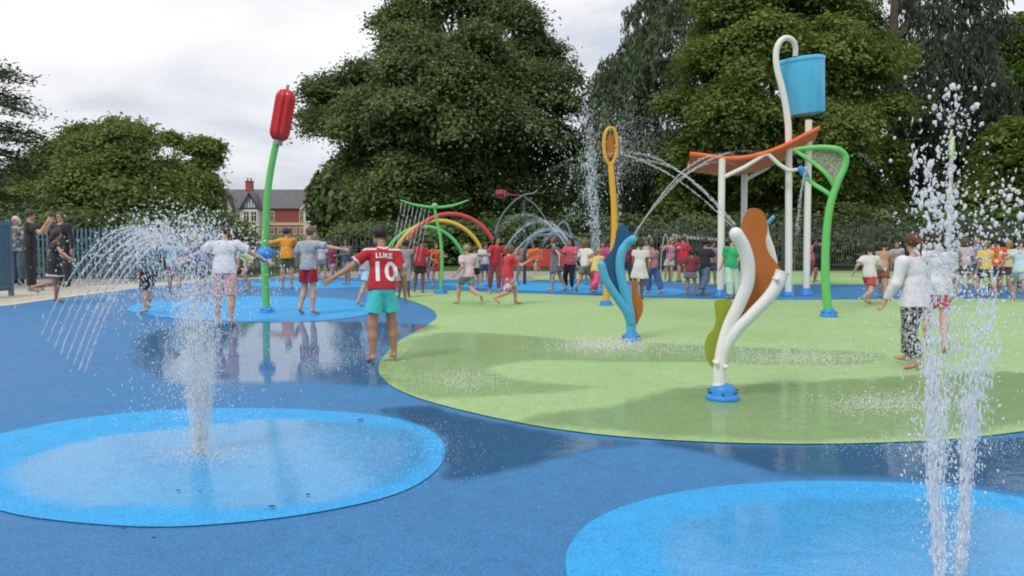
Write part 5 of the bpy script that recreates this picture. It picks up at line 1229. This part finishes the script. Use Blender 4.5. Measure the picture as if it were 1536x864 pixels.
# middle group: px, foot y, H, yaw, pose, label, tone, hair, top, bottom, extra
P = cloth
rows = [
 (547,459,1.28,-40,'walk','child in a grey top and pale blue shorts passing behind the boy in red','fair',('short',BLK),('tee',P((0.33,0.35,0.38))),('shorts',P((0.50,0.66,0.78))),A(lean=30)),
 (606,447,1.22,10,'stand','slim child in a grey vest standing just right of the boy in red','brown',('short',BLK),('tank',P((0.30,0.28,0.33))),('longshorts',P((0.38,0.36,0.42))),{}),
 (628,440,1.24,0,'stand','boy in a red t-shirt and black shorts standing under the yellow hoop','brown',('short',BLK),('tee',P((0.42,0.015,0.03))),('shorts',BLKc),A(hem=.05)),
 (500,424,1.05,160,'walk','small child in a maroon top under the outstretched arm of the boy in grey','tan',('bob',BRN),('tee',P((0.25,0.02,0.06))),('shorts',P((0.45,0.22,0.32))),{}),
 (520,428,1.20,150,'front','child in a dark grey jacket to the left of the boy in red','tan',('short',BLK),('long',P((0.10,0.11,0.13))),('shorts',P((0.25,0.25,0.28))),{}),
 (483,419,1.1,190,'stand','child in white behind the boy in grey, near the houses side of the pad','fair',('short',BRN),('tee',P((0.62,0.62,0.64))),('shorts',P((0.2,0.25,0.3))),{}),
 (572,421,1.15,180,'walk','child in white seen over the shoulder of the boy in red','fair',('short',BLD),('tee',P((0.7,0.68,0.68))),('shorts',P((0.1,0.1,0.2))),{}),
 (655,431,1.10,185,'front','child in red and orange standing between the hoops and the green pole','fair',('bob',BRN),('tee',P((0.55,0.05,0.03),'blotch',(0.7,0.25,0.03),10)),('shorts',P((0.4,0.06,0.05))),{}),
 (637,424,1.05,160,'stand','small child in pale pink behind the green hoop','fair',('long',LBR),('tee',P((0.6,0.5,0.5))),('leggings',P((0.3,0.2,0.25))),{}),
 (686,457,1.22,35,'run','child in a pale pink t-shirt and grey-green shorts running on the green rubber','fair',('short',BLD),('tee',P((0.68,0.50,0.58))),('shorts',P((0.17,0.22,0.20))),A(hem=.04,lean=6)),
 (712,435,1.02,20,'stand','small child in a pale top and black shorts beside the yellow hoop foot','fair',('short',LBR),('tee',P((0.6,0.62,0.45))),('shorts',BLKc),{}),
 (727,431,1.10,185,'front','child in white and navy standing between the hoop feet','fair',('bob',BRN),('tee',P((0.65,0.66,0.70))),('skirt',P((0.03,0.04,0.10))),{}),
 (742,441,1.28,200,'out','girl in a red t-shirt with dark hair at the foot of the red hoop','tan',('long',BLK),('tee',P((0.50,0.02,0.05))),('leggings',P((0.22,0.05,0.10))),A(ua=((-.6,.2,-.6),(.5,.3,-.6)))),
 (760,459,1.26,-55,'run','girl in a red top and patterned shorts sprinting, one leg kicked back','fair',('bob',LBR),('tee',P((0.58,0.03,0.05))),('longshorts',P((0.45,0.10,0.16),'blotch',(0.6,0.5,0.55),16)),A(lean=8,ua=((-.4,.6,-.4),(.4,.6,-.5)),fa=((0,.7,.6),(0,.8,.5)))),
 (783,418,1.05,180,'walk','small child in orange crossing in front of the red barrier','fair',('short',BRN),('tee',P((0.62,0.18,0.03))),('shorts',P((0.15,0.03,0.03))),{}),
 (803,414,1.10,150,'run','child in an orange t-shirt running past the red barrier','fair',('short',BRN),('tee',P((0.75,0.16,0.02))),('shorts',P((0.10,0.02,0.02))),{}),
 (836,438,1.26,80,'walk','girl in a long grey sleeveless dress with tied-up hair','fair',('bun',LBR),('dress',P((0.13,0.13,0.17))),None,{}),
 (853,437,1.22,160,'front','child in a pink top and black leggings facing the girl in grey','tan',('long',BLK),('tee',P((0.65,0.10,0.17))),('leggings',BLKc),{}),
 (876,441,1.24,-30,'runb','curly-haired girl in a white t-shirt and olive shorts, running','tan',('curly',LBR),('tee',P((0.72,0.69,0.68))),('shorts',P((0.16,0.17,0.11))),A(hem=.03)),
 (893,441,1.10,-35,'run','child in a yellow top and pink trousers just right of the curly-haired girl','fair',('short',BLD),('tee',P((0.65,0.52,0.16))),('trousers',P((0.70,0.08,0.20))),{}),
 (906,432,1.15,170,'front','child in bright pink partly hidden by the pale blue sprayer','fair',('bob',BRN),('tee',P((0.62,0.06,0.20))),('shorts',P((0.3,0.1,0.2))),{}),
 (866,421,1.1,180,'stand','child in dark red in the distance behind the curly-haired girl','tan',('short',BLK),('tee',P((0.3,0.03,0.05))),('shorts',BLKc),{}),
 (957,450,1.22,-15,'stand','child in a white sleeveless dress just right of the pale blue sprayer','brown',('bun',BRN),('dress',P((0.72,0.68,0.72))),None,{}),
 (969,436,1.24,175,'front','child in cream and dark trousers right behind the child in the white dress','fair',('long',LBR),('tee',P((0.55,0.48,0.42))),('trousers',P((0.25,0.2,0.2))),{}),
 (981,442,1.16,30,'walk','child in a muted pink top and loose blue jeans','fair',('short',BRN),('tee',P((0.42,0.20,0.22))),('trousers',P((0.06,0.12,0.30))),{}),
 (1003,424,1.20,190,'up','girl in a pink spotted t-shirt with both arms raised by the railing','fair',('bob',BLD),('tee',P((0.62,0.20,0.30),'dots',(0.8,0.6,0.65),30)),('shorts',P((0.62,0.58,0.42))),{}),
 (1023,424,1.24,20,'out','girl in a bright red t-shirt, one arm stretched out sideways','fair',('bun',LBR),('tee',P((0.72,0.02,0.04))),('shorts',P((0.30,0.05,0.05))),A(ua=((-.9,.1,-.3),(.4,.2,-.9)),fa=((-1,.1,-.1),(.2,.4,-.8)))),
 (1037,444,1.02,-20,'stand','small child with a dark red top and grey skirt before the girl in red','tan',('bob',BLK),('tee',P((0.20,0.03,0.04))),('skirt',P((0.14,0.14,0.20))),{}),
 (1054,443,1.24,-40,'walk','boy in a black t-shirt and blue jeans near the first white post','tan',('short',BLK),('tee',P((0.02,0.02,0.022))),('trousers',P((0.10,0.17,0.27))),A(hem=.04,ua=((-.4,.6,-.4),(.4,.2,-.9)),fa=((-.2,.9,.3),(.2,.4,-.8)))),
 (1069,430,1.15,200,'stand','child in grey standing between the boy in black and the white post','tan',('short',BRN),('tee',P((0.3,0.3,0.3))),('shorts',P((0.08,0.08,0.1))),{}),
 (940,428,1.15,170,'stand','child in maroon behind the pale blue sprayer, near the loop pole','tan',('long',BLK),('tee',P((0.25,0.03,0.05))),('leggings',P((0.05,0.05,0.08))),{}),
 (1098,449,1.30,12,'stand','child in a green t-shirt and pale mint trousers behind the white sprayer','fair',('short',LBR),('tee',P((0.02,0.40,0.16))),('trousers',P((0.50,0.68,0.60))),A(hem=.04)),
 (1219,423,1.20,180,'walk','child in pink standing behind the last white post','tan',('bob',BLK),('tee',P((0.70,0.16,0.28))),('leggings',P((0.35,0.08,0.14))),{}),
 (1229,427,1.22,-25,'stand','child in a black top between the white post and the green curved pole','tan',('short',BLK),('tee',BLKc),('shorts',BLKc),{}),
 (1303,457,1.24,-50,'run','child in a white t-shirt and red shorts running left of the girl in the blouse','fair',('short',BRN),('tee',P((0.66,0.64,0.64))),('shorts',P((0.50,0.05,0.06))),A(lean=8)),
 (1324,449,1.20,-35,'walk','child in a tan vest running behind the child in white and red','tan',('short',BRN),('tank',P((0.48,0.30,0.22))),('shorts',P((0.25,0.08,0.06))),{}),
 (1345,432,1.15,160,'stand','child in a pale top seen past the shoulder of the girl in the blouse','fair',('short',BRN),('tee',P((0.5,0.42,0.4))),('shorts',P((0.1,0.1,0.15))),{}),
 (1424,447,1.22,170,'front','child in a dark top with a grey pattern just right of the near jet','tan',('short',BLK),('tee',P((0.12,0.12,0.15),'blotch',(0.4,0.4,0.45),14)),('shorts',P((0.04,0.05,0.06))),{}),
 (1446,442,1.24,-20,'stand','child in a pale pink top and dark green shorts in the right-hand group','fair',('bob',LBR),('tee',P((0.62,0.48,0.50))),('shorts',P((0.05,0.09,0.06))),{}),
 (1459,432,1.22,180,'up','child in light blue with raised arms, behind the child in pale pink','fair',('short',BLD),('tee',P((0.30,0.48,0.62))),('shorts',P((0.1,0.12,0.2))),{}),
 (1479,447,1.20,10,'walk','child in a yellow t-shirt and navy shorts in the right-hand group','fair',('short',BLD),('tee',P((0.78,0.52,0.08))),('shorts',NAV),{}),
 (1490,444,1.26,-15,'stand','child in a red and orange shirt between two children in yellow','tan',('short',BRN),('tee',P((0.68,0.08,0.02),'blotch',(0.75,0.25,0.02),10)),('shorts',NAV),{}),
 (1507,441,1.18,170,'front','child in pale yellow and dark shorts right of the red and orange shirt','fair',('bob',BLD),('tee',P((0.72,0.66,0.25))),('shorts',P((0.12,0.05,0.06))),{}),
 (1520,452,1.32,-25,'run','child in a light blue t-shirt striding near the right edge','fair',('short',BRN),('tee',P((0.50,0.66,0.76))),('shorts',P((0.35,0.45,0.55))),{}),
 (1535,440,1.22,180,'stand','child in pale pink cut off by the right edge of the view','fair',('long',LBR),('tee',P((0.62,0.50,0.55))),('leggings',P((0.2,0.15,0.2))),{}),
 (1466,424,1.15,190,'walk','small child in grey far behind the yellow t-shirt','fair',('short',BRN),('tee',P((0.38,0.36,0.36))),('shorts',P((0.2,0.2,0.2))),{}),
 (1385,428,1.2,180,'stand','child in brown far behind the near jet','tan',('short',BRN),('tee',P((0.25,0.15,0.12))),('shorts',BLKc),{}),
]
for px, fy, H_, yaw, pose, lab, tone, hair, top, bot, ex in rows:
    place(px, fy, H=H_*.925, yaw=yaw, pose=pose, label=lab, tone=tone, hair=hair, top=top, bottom=bot, jitter=1, **ex)
# ------------------------------------------------------------------ water in the air
def water_mat(name, c=(0.86,0.90,0.93), tr=0.25, emit=0):
    m, ns, ls, b = new_mat(name); o = ns['Material Output']
    b.inputs['Base Color'].default_value = (*c, 1); b.inputs['Roughness'].default_value = 0.12; b.inputs['IOR'].default_value = 1.33
    tl = ns.new('ShaderNodeBsdfTranslucent'); tl.inputs[0].default_value = (*c, 1); m0 = ns.new('ShaderNodeMixShader'); m0.inputs[0].default_value = 0.4
    ls.new(b.outputs[0], m0.inputs[1]); ls.new(tl.outputs[0], m0.inputs[2])
    t = ns.new('ShaderNodeBsdfTransparent'); mx = ns.new('ShaderNodeMixShader'); mx.inputs[0].default_value = 1-tr
    ls.new(t.outputs[0], mx.inputs[1]); ls.new(m0.outputs[0], mx.inputs[2]); ls.new(mx.outputs[0], o.inputs['Surface']); return m
W_drop = water_mat('water_drops', (0.98,0.97,0.95), tr=0.25); W_mist = water_mat('water_fine_drops', (0.95,0.955,0.965), 0.5); W_far = water_mat('water_far', (0.85,0.88,0.90), 0.5)
_oct = np.array([(1,0,0),(-1,0,0),(0,1,0),(0,-1,0),(0,0,1),(0,0,-1)], float)
_octf = np.array([(0,2,4),(2,1,4),(1,3,4),(3,0,4),(2,0,5),(1,2,5),(3,1,5),(0,3,5)])
_bm = bmesh.new(); bmesh.ops.create_icosphere(_bm, subdivisions=1, radius=1); _ico = np.array([v_.co[:] for v_ in _bm.verts]); _icof = np.array([[v_.index for v_ in f.verts] for f in _bm.faces]); _bm.free()
_bm = bmesh.new(); bmesh.ops.create_icosphere(_bm, subdivisions=2, radius=1); _ico2 = np.array([v_.co[:] for v_ in _bm.verts]); _ico2f = np.array([[v_.index for v_ in f.verts] for f in _bm.faces]); _bm.free()
def drops(name, Pn, Vd, r, el, mat, parent, hi=0, kind=None):
    """Pn (n,3) world; Vd direction of motion; r radius; el elongation"""
    Pn = np.asarray(Pn); n = len(Pn); S, Fc = ((_oct,_octf),(_ico,_icof),(_ico2,_ico2f))[hi]
    d = nrm(np.asarray(Vd)); a = nrm(np.cross(d, np.array([0.3,0.9,0.2]))); b = np.cross(d, a)
    r = np.broadcast_to(r, (n,)); el = np.broadcast_to(el, (n,))
    Sx = S
    V = Pn[:,None,:] + r[:,None,None]*(Sx[None,:,0:1]*a[:,None,:] + Sx[None,:,1:2]*b[:,None,:]) + (r*el)[:,None,None]*Sx[None,:,2:3]*d[:,None,:]
    if hi: V = V + rng.normal(size=V.shape)*(r*(0.24 if hi == 2 else 0.16))[:,None,None]
    F = (Fc[None] + (np.arange(n)*len(S))[:,None,None]).reshape(-1, 3)
    me = np_mesh(name, V.reshape(-1,3), F, True); o = link(name, me, parent, mat, True)
    if kind: o['kind'] = kind
    return o
def ballistic(base, n, hmin, hmax, spread, rise=0.5, bias=(0,0), vbias=0.0, tpow=1.0):
    """positions and velocities of n droplets thrown up from base"""
    g = 9.81; h = hmin + (hmax-hmin)*rng.random(n)**vbias if vbias else rng.uniform(hmin, hmax, n)
    vz = np.sqrt(2*g*h); T = 2*vz/g; t = T*rng.random(n)**tpow
    ang = rng.random(n)*2*math.pi; s = np.abs(rng.normal(size=n))*spread
    vx = np.cos(ang)*s + bias[0]; vy = np.sin(ang)*s + bias[1]
    P_ = np.stack([base[0]+vx*t, base[1]+vy*t, base[2]+vz*t-0.5*g*t*t], 1); V_ = np.stack([vx, vy, vz-g*t], 1)
    k = P_[:,2] > 0.02; return P_[k], V_[k]
# near left jet: funnel shaped column with a cloud of drops above it
b0 = G(301, 684); b0.z = 0.02
rt = root('water_jet', b0, 'funnel-shaped white water jet rising from the near left blue disc', 'water jet', 'water jets')
g = 9.81
n = 7000; h = rng.uniform(0.50, 1.25, n); vz = np.sqrt(2*g*h); t = rng.random(n)*vz/g*0.85
ang = rng.random(n)*2*math.pi; s = np.sqrt(rng.random(n))
vx = np.cos(ang)*s*0.36+0.02; vy = np.sin(ang)*s*0.36
P_ = np.stack([b0.x+vx*t+np.cos(ang)*s*0.045, b0.y+vy*t+np.sin(ang)*s*0.045, 0.02+vz*t-.5*g*t*t], 1); V_ = np.stack([vx,vy,vz-g*t],1)
drops('water_column', P_, V_, rng.uniform(.0013,.0038,len(P_)), rng.uniform(1.5,5.5,len(P_)), W_mist, rt, kind='stuff')
P_, V_ = ballistic(b0, 4200, 0.35, 1.35, 0.42, bias=(-.05,0)); drops('falling_drops', P_, V_, rng.uniform(.0015,.0045,len(P_)), rng.uniform(1.0,2.8,len(P_)), W_drop, rt, kind='stuff')
# wide splash cloud: arching fan of streams behind it
Yc = 8.6
fan = root('arching_spray', G(330, 520), 'fan of parallel water streams arching over to the left edge, with a cloud of drops', 'water spray')
ends = [(62,506),(72,515),(82,524),(91,533),(101,541),(111,549),(119,557),(127,561)]
for i, (ex, ey) in enumerate(ends):
    e = G(ex, ey); s0 = G(345+i*5, 500+i*4); f = i/7
    ap = At(205+i*8, 343+i*3, (e.y+s0.y)/2); H_ = ap.z
    n = 520; u = rng.random(n)**0.8
    P_ = np.array([list(s0.lerp(e, x)) for x in u]); P_[:,2] = 4*H_*u*(1-u)+0.02
    d = np.array([e.x-s0.x, e.y-s0.y, 0]); V_ = np.stack([np.full(n,d[0]), np.full(n,d[1]), 4*H_*(1-2*u)], 1)
    jit = 0.005 + 0.06*np.abs(rng.normal(size=n))*(u < .62)*np.clip((.62-u)*3,0,1)
    P_ += rng.normal(size=P_.shape)*jit[:,None]
    drops('water_stream', P_, V_, rng.uniform(.0015,.0034,n), np.where(u > .5, rng.uniform(10,26,n), rng.uniform(1,4,n)), W_mist, fan, kind='stuff')
n = 1700; cx = rng.normal(265, 62, n); cyy = 372 + rng.normal(0, 20, n) - 22*np.clip(1-((cx-270)/110)**2, -0.6, 1); dy = rng.uniform(7.2, 9.8, n)
P_ = np.array([list(At(x, y, d)) for x, y, d in zip(cx, cyy, dy)]); V_ = rng.normal(size=P_.shape); V_[:,2] -= 1
drops('drop_cloud', P_, V_, rng.uniform(.004,.0095,n)*rng.choice([.6,1,1.3],n), rng.uniform(1,2.4,n), W_mist, fan, hi=1, kind='stuff')
n = 1300; P_ = np.array([list(At(x, y, d)) for x, y, d in zip(rng.normal(255,75,n), rng.normal(415,34,n), rng.uniform(7,9.5,n))]); drops('falling_drops', P_, np.tile((0.1,0,-1.0),(n,1)), rng.uniform(.003,.009,n), rng.uniform(1,3.5,n), W_mist, fan, kind='stuff')
# near right jet: two or three ropes of water with big lumps above
k3 = 3.2; b1 = Vector((At(1423, 800, k3).x, k3, 0.02))
rt = root('water_jet', b1, 'tall near water jet at the right, throwing big lumps of water above the trees\' shade', 'water jet', 'water jets')
def rope(x0, x1, y0, y1, n, w0, w1, parent, name='water_rope', wob=6):
    P_, V_ = [], []; ph = rng.random()*6
    u = rng.random(n)**0.9
    y = y0+(y1-y0)*u*rng.uniform(.75,1.15,n); x = x0+(x1-x0)*u**1.3 + wob*np.sin(u*9+ph)*u + rng.normal(size=n)*(w0+(w1-w0)*u**2)*0.5
    dpt = k3 + rng.normal(size=n)*0.03*(0.4+u)
    P_ = np.array([list(At(a, b, d)) for a, b, d in zip(x, y, dpt)]); V_ = np.stack([(x1-x0)*0.002+rng.normal(size=n)*.12, rng.normal(size=n)*.12, np.ones(n)], 1)
    return drops(name, P_, V_, rng.uniform(.0008,.0028,n)*(1+.4*u), rng.uniform(4,18,n)*(1-.6*u), W_mist, parent, hi=1, kind='stuff')
yb = 340 + 1820/k3
rope(1406, 1390, yb, 440, 1200, 7, 16, rt); rope(1412, 1416, yb, 430, 450, 5, 30, rt); rope(1436, 1478, yb, 450, 1200, 7, 18, rt); rope(1441, 1452, yb, 480, 400, 5, 26, rt)
n = 1500; u = rng.random(n); yy = 860-430*u; xx = 1424+rng.normal(size=n)*(14+42*u); P_ = np.array([list(At(a, b, d)) for a, b, d in zip(xx, yy, rng.uniform(2.9,3.5,n))]); drops('falling_drops', P_, np.tile((0,0,-1.0),(n,1)), rng.uniform(.001,.0036,n), rng.uniform(1,3,n), W_drop, rt, hi=1, kind='stuff')
# lumps
lx, ly, lr, le = [], [], [], []
def blob(cx, cy, sx, sy, n, r0, r1, e0=1, e1=1.8):
    for _ in range(n): lx.append(random.gauss(cx, sx)); ly.append(random.gauss(cy, sy)); lr.append(random.uniform(r0, r1)*random.choice([.5,.7,1])); le.append(random.uniform(e0, e1))
blob(1404,330,17,40,170,1.6,5,1,2.6); blob(1412,385,16,30,120,1.5,4.4,1,2.4); blob(1388,290,9,34,60,1.6,4.6,1,3); blob(1428,420,22,24,110,1.4,3.6,1,2)
blob(1425,275,9,60,90,1.5,5,1,3); blob(1425,330,3,60,110,1.2,2.6,2,5); blob(1371,250,3,34,40,1.2,2.6,2,4); blob(1415,200,32,38,60,1.5,5.5,1,2); blob(1440,180,20,22,24,1.5,5)
blob(1460,300,30,55,90,1.2,3.4); blob(1498,288,13,14,30,2,5.5,1,2); blob(1529,303,9,18,26,2,6,1,2); blob(1522,345,14,18,26,1.5,4.5); blob(1485,350,30,28,90,1.5,4.2); blob(1350,330,14,60,26,1.5,3.8)
blob(1390,130,40,14,8,2,4); blob(1432,150,6,16,14,2,5,1,2.5); blob(1460,400,45,30,120,1.2,3.2); blob(1480,480,40,40,120,1,2.6,1,3); blob(1460,600,45,60,110,1,3.2,1,2.5); blob(1370,640,22,70,44,1.2,3.4,1,2); blob(1300,600,30,40,12,1,3)
Lr = np.array(lr)*mpp(k3)*0.66; dpt = rng.uniform(2.9, 3.7, len(lx))
P_ = np.array([list(At(a, b, d)) for a, b, d in zip(lx, ly, dpt)]); V_ = rng.normal(size=P_.shape)*0.35; V_[:,2] += 1
kz = P_[:,2] > 0.03
drops('water_lumps', P_[kz], V_[kz], Lr[kz], np.array(le)[kz], W_drop, rt, hi=2, kind='stuff')
# streams shot by the two forked sprayers
def arc(name, label, src, end, apex_h, n, r, mat, spreadw=0.02, brk=0.55, parent=None, el=(6,16), loc=None):
    own = parent is None
    if own: parent = root(name, src, label, 'water stream', 'arching water streams')
    A0, A1 = np.array(src), np.array(end); 
    # parabola through src (u=0), end (u=1), with apex height
    h0, h1 = A0[2], A1[2]; a_ = apex_h
    s0, s1 = math.sqrt(max(a_-h0, 1e-4)), math.sqrt(max(a_-h1, 1e-4)); tot = s0+s1
    u = rng.random(n); q = u*tot - s0
    P_ = A0 + (A1-A0)*u[:,None]; P_[:,2] = a_ - q*q
    dxy = (A1-A0)[:2]; V_ = np.stack([np.full(n,dxy[0]), np.full(n,dxy[1]), -2*q*tot], 1)
    P_ += rng.normal(size=P_.shape)*(spreadw*(0.15+u**2))[:,None]
    drops('stream' if own else 'water_stream', P_, V_, rng.uniform(.6,1.3,n)*r*.36, np.where(u < brk, rng.uniform(el[0],el[1],n), rng.uniform(1.2,4,n)), mat, parent, kind='stuff')
    return parent
tip = At(1103, 343, 6.9)
st = root('water_stream', tip, 'three thin streams arching from the white sprayer across to the yellow loop pole', 'water stream', 'arching water streams')
for j, (ay, ex, ey) in enumerate([(222,820,262),(226,835,300),(240,850,330)]):
    ap = At(950-j*6, ay, 8.6); e = At(ex, ey, 10.4); arc('', '', tip+Vector((0,0,.02*j-.01)), e, max(ap.z, e.z+.02), 1000, .0050, W_far, .02, .5, st)
tip = At(951, 355, 10.5)
st = root('water_stream', tip, 'three thin streams arching from the pale blue sprayer up to the orange canopy', 'water stream', 'arching water streams')
for j, (ey, ex) in enumerate([(236,1110),(248,1105),(232,1150)]):
    e = At(ex, ey, 12.0); arc('', '', tip+Vector((0,0,.02*j)), e, e.z+.03, 800, .0056, W_far, .015, .7, st)
tip = At(1213, 262, 13.5); st = root('water_stream', tip, 'thin stream falling from the nozzle of the green looped pole', 'water stream', 'arching water streams')
e = At(1186, 440, 13.0); e.z = .03; arc('', '', tip, e, tip.z+.05, 900, .006, W_far, .03, .7, st)
tip = At(1268, 240, 13.5); st = root('water_stream', tip, 'faint drops arching to the right from the green loop', 'water stream', 'arching water streams')
e = At(1345, 330, 13.2); arc('', '', tip, e, At(1290,232,13.5).z, 260, .007, W_far, .08, .3, st, el=(1.5,3))
# tall thin jets far in the middle
for j, (px, fy, top, n, lab, lean) in enumerate([(899,432,158,1200,'tall thin water jet left of the yellow loop pole',-20),(891,430,230,600,'shorter thin water jet beside the tall one, left of the yellow loop pole',-6),(926,434,165,350,'thin water jet rising just behind the yellow loop',0)]):
    b2 = G(px, fy); Yj = b2.y; ph = (340-top)*mpp(Yj)+CAMH
    rt = root('water_jet', b2, lab, 'water jet', 'water jets')
    u = rng.random(n)**1.0; z = ph*u; x = lean*mpp(Yj)*u**1.5
    P_ = np.stack([b2.x+x+rng.normal(size=n)*(.015+.07*u), b2.y+rng.normal(size=n)*(.015+.07*u), z+.02], 1)
    drops('water_column', P_, np.tile((0,0,1.0),(n,1))+rng.normal(size=(n,3))*.1, rng.uniform(.003,.010,n), rng.uniform(2,9,n)*(1.1-.7*u), W_far, rt, kind='stuff')
    m_ = 260 if j < 2 else 110; P_, V_ = ballistic((b2.x+lean*mpp(Yj)*.8, b2.y, ph*.45), m_, ph*.2, ph*.55, .35, bias=(-.1,0)); drops('falling_drops', P_, V_, rng.uniform(.006,.020,len(P_)), rng.uniform(1,2,len(P_)), W_far, rt, kind='stuff')
# fine mist behind the loop
n = 2600; P_ = np.array([list(At(x, y, d)) for x, y, d in zip(rng.normal(935,28,n), rng.normal(212,34,n), rng.uniform(15.5,17.5,n))])
mt = root('spray_mist', At(935,300,16.5), 'veil of fine mist drifting right of the yellow loop', 'mist'); mt['kind'] = 'stuff'
drops('mist_drops', P_, np.tile((0.3,0,-1.0),(n,1)), rng.uniform(.0025,.0055,n), rng.uniform(1,3,n), W_far, mt, kind='stuff')
# water tunnel arcs and drips in the far middle
for j, (x0, y0, x1, y1, ap, Yj) in enumerate([(868,402,742,352,322,19.5),(878,410,760,372,330,20.3),(742,400,872,396,333,21.2),(752,410,900,405,342,20.0),(866,400,800,410,346,19.2)]):
    labs = ['pale stream arching low over the red barrier toward the red hoop','pale stream arching behind the first one over the red barrier','wide low stream spanning the whole water tunnel','low stream nearest the pad inside the water tunnel','short stream falling inside the right side of the water tunnel']
    arc('water_stream', labs[j], At(x0,y0,Yj), At(x1,y1,Yj+.3), At(800,ap,Yj).z, 900, .010, W_far, .05, .4)
Yj = GY(441); st = root('dripping_water', At(625,320,Yj), 'curtain of thin drips falling from the left half of the green cross-arm', 'water curtain')
for j in range(8):
    x = 603+j*6; a_ = At(x, 303+j*1.0, Yj); n = 160; u = rng.random(n); P_ = np.stack([a_.x - .25*u, a_.y+0*u, a_.z - u*1.15], 1)+rng.normal(size=(n,3))*.008
    drops('water_thread', P_, np.tile((-.15,0,-1.0),(n,1)), rng.uniform(.002,.005,n), rng.uniform(3,9,n), W_far, st, kind='stuff')
n = 420; P_ = np.array([list(At(x, y, d)) for x, y, d in zip(rng.normal(850,34,n), rng.normal(255,60,n), rng.uniform(15,18,n))])
mt = root('scattered_drops', At(850,300,16.5), 'scattered drops in front of the right side of the tall centre tree', 'water drops'); mt['kind'] = 'stuff'
drops('flying_drops', P_, np.tile((0.2,0,-1.0),(n,1)), rng.uniform(.004,.012,n), rng.uniform(1,2,n), W_far, mt, hi=1, kind='stuff')
# splashes where water lands
def splash(px, py, wx, wy, n, label, hmax=.10, r=(.002,.006)):
    c = G(px, py); rt = root('splash', c, label, 'splash', 'splashes on the wet rubber'); rt['kind'] = 'stuff'
    P0 = np.array([list(G(x, y)) for x, y in zip(rng.normal(px, wx, n), rng.normal(py, wy, n))]); P0[:,2] = 0.026 + np.abs(rng.exponential(.25, n))*hmax
    drops('splash_drops', P0, np.tile((0,0,1.0),(n,1))+rng.normal(size=(n,3))*.5, rng.uniform(*r, n), rng.uniform(1,2,n), W_drop, rt, kind='stuff')
splash(905,522,34,4.5,2600,'white splash on the green rubber left of the pale blue sprayer base')
splash(975,527,90,6,1100,'thin line of splashing water between the two sprayer bases')
splash(1215,542,70,7,1800,'splashing water on the green rubber right of the white sprayer',.08)
splash(1320,612,48,8,1500,'broad splash on the green rubber left of the near right jet',.06,(.0015,.0045))
splash(695,575,42,9,1300,'light splash on the green rubber in front of the boy in red',.05,(.0015,.0045))
splash(490,532,50,16,1500,'drops disturbing the pool on the blue pad beside the boy in red',.03,(.002,.005))
splash(301,690,40,9,1500,'ring of splashing drops round the foot of the near left jet',.06,(.0012,.0032))
splash(420,680,150,34,2600,'scattered splashes over the near left blue disc',.03,(.001,.0026))
splash(1420,760,60,50,1300,'scattered splashes round the foot of the near right jet',.03,(.0008,.0022))
splash(1430,675,90,12,1200,'drops bouncing off the dark water behind the near right jet',.04,(.0012,.003))
splash(640,670,45,18,500,'fine drops dotting the dark water right of the left disc',.01,(.0012,.0024))
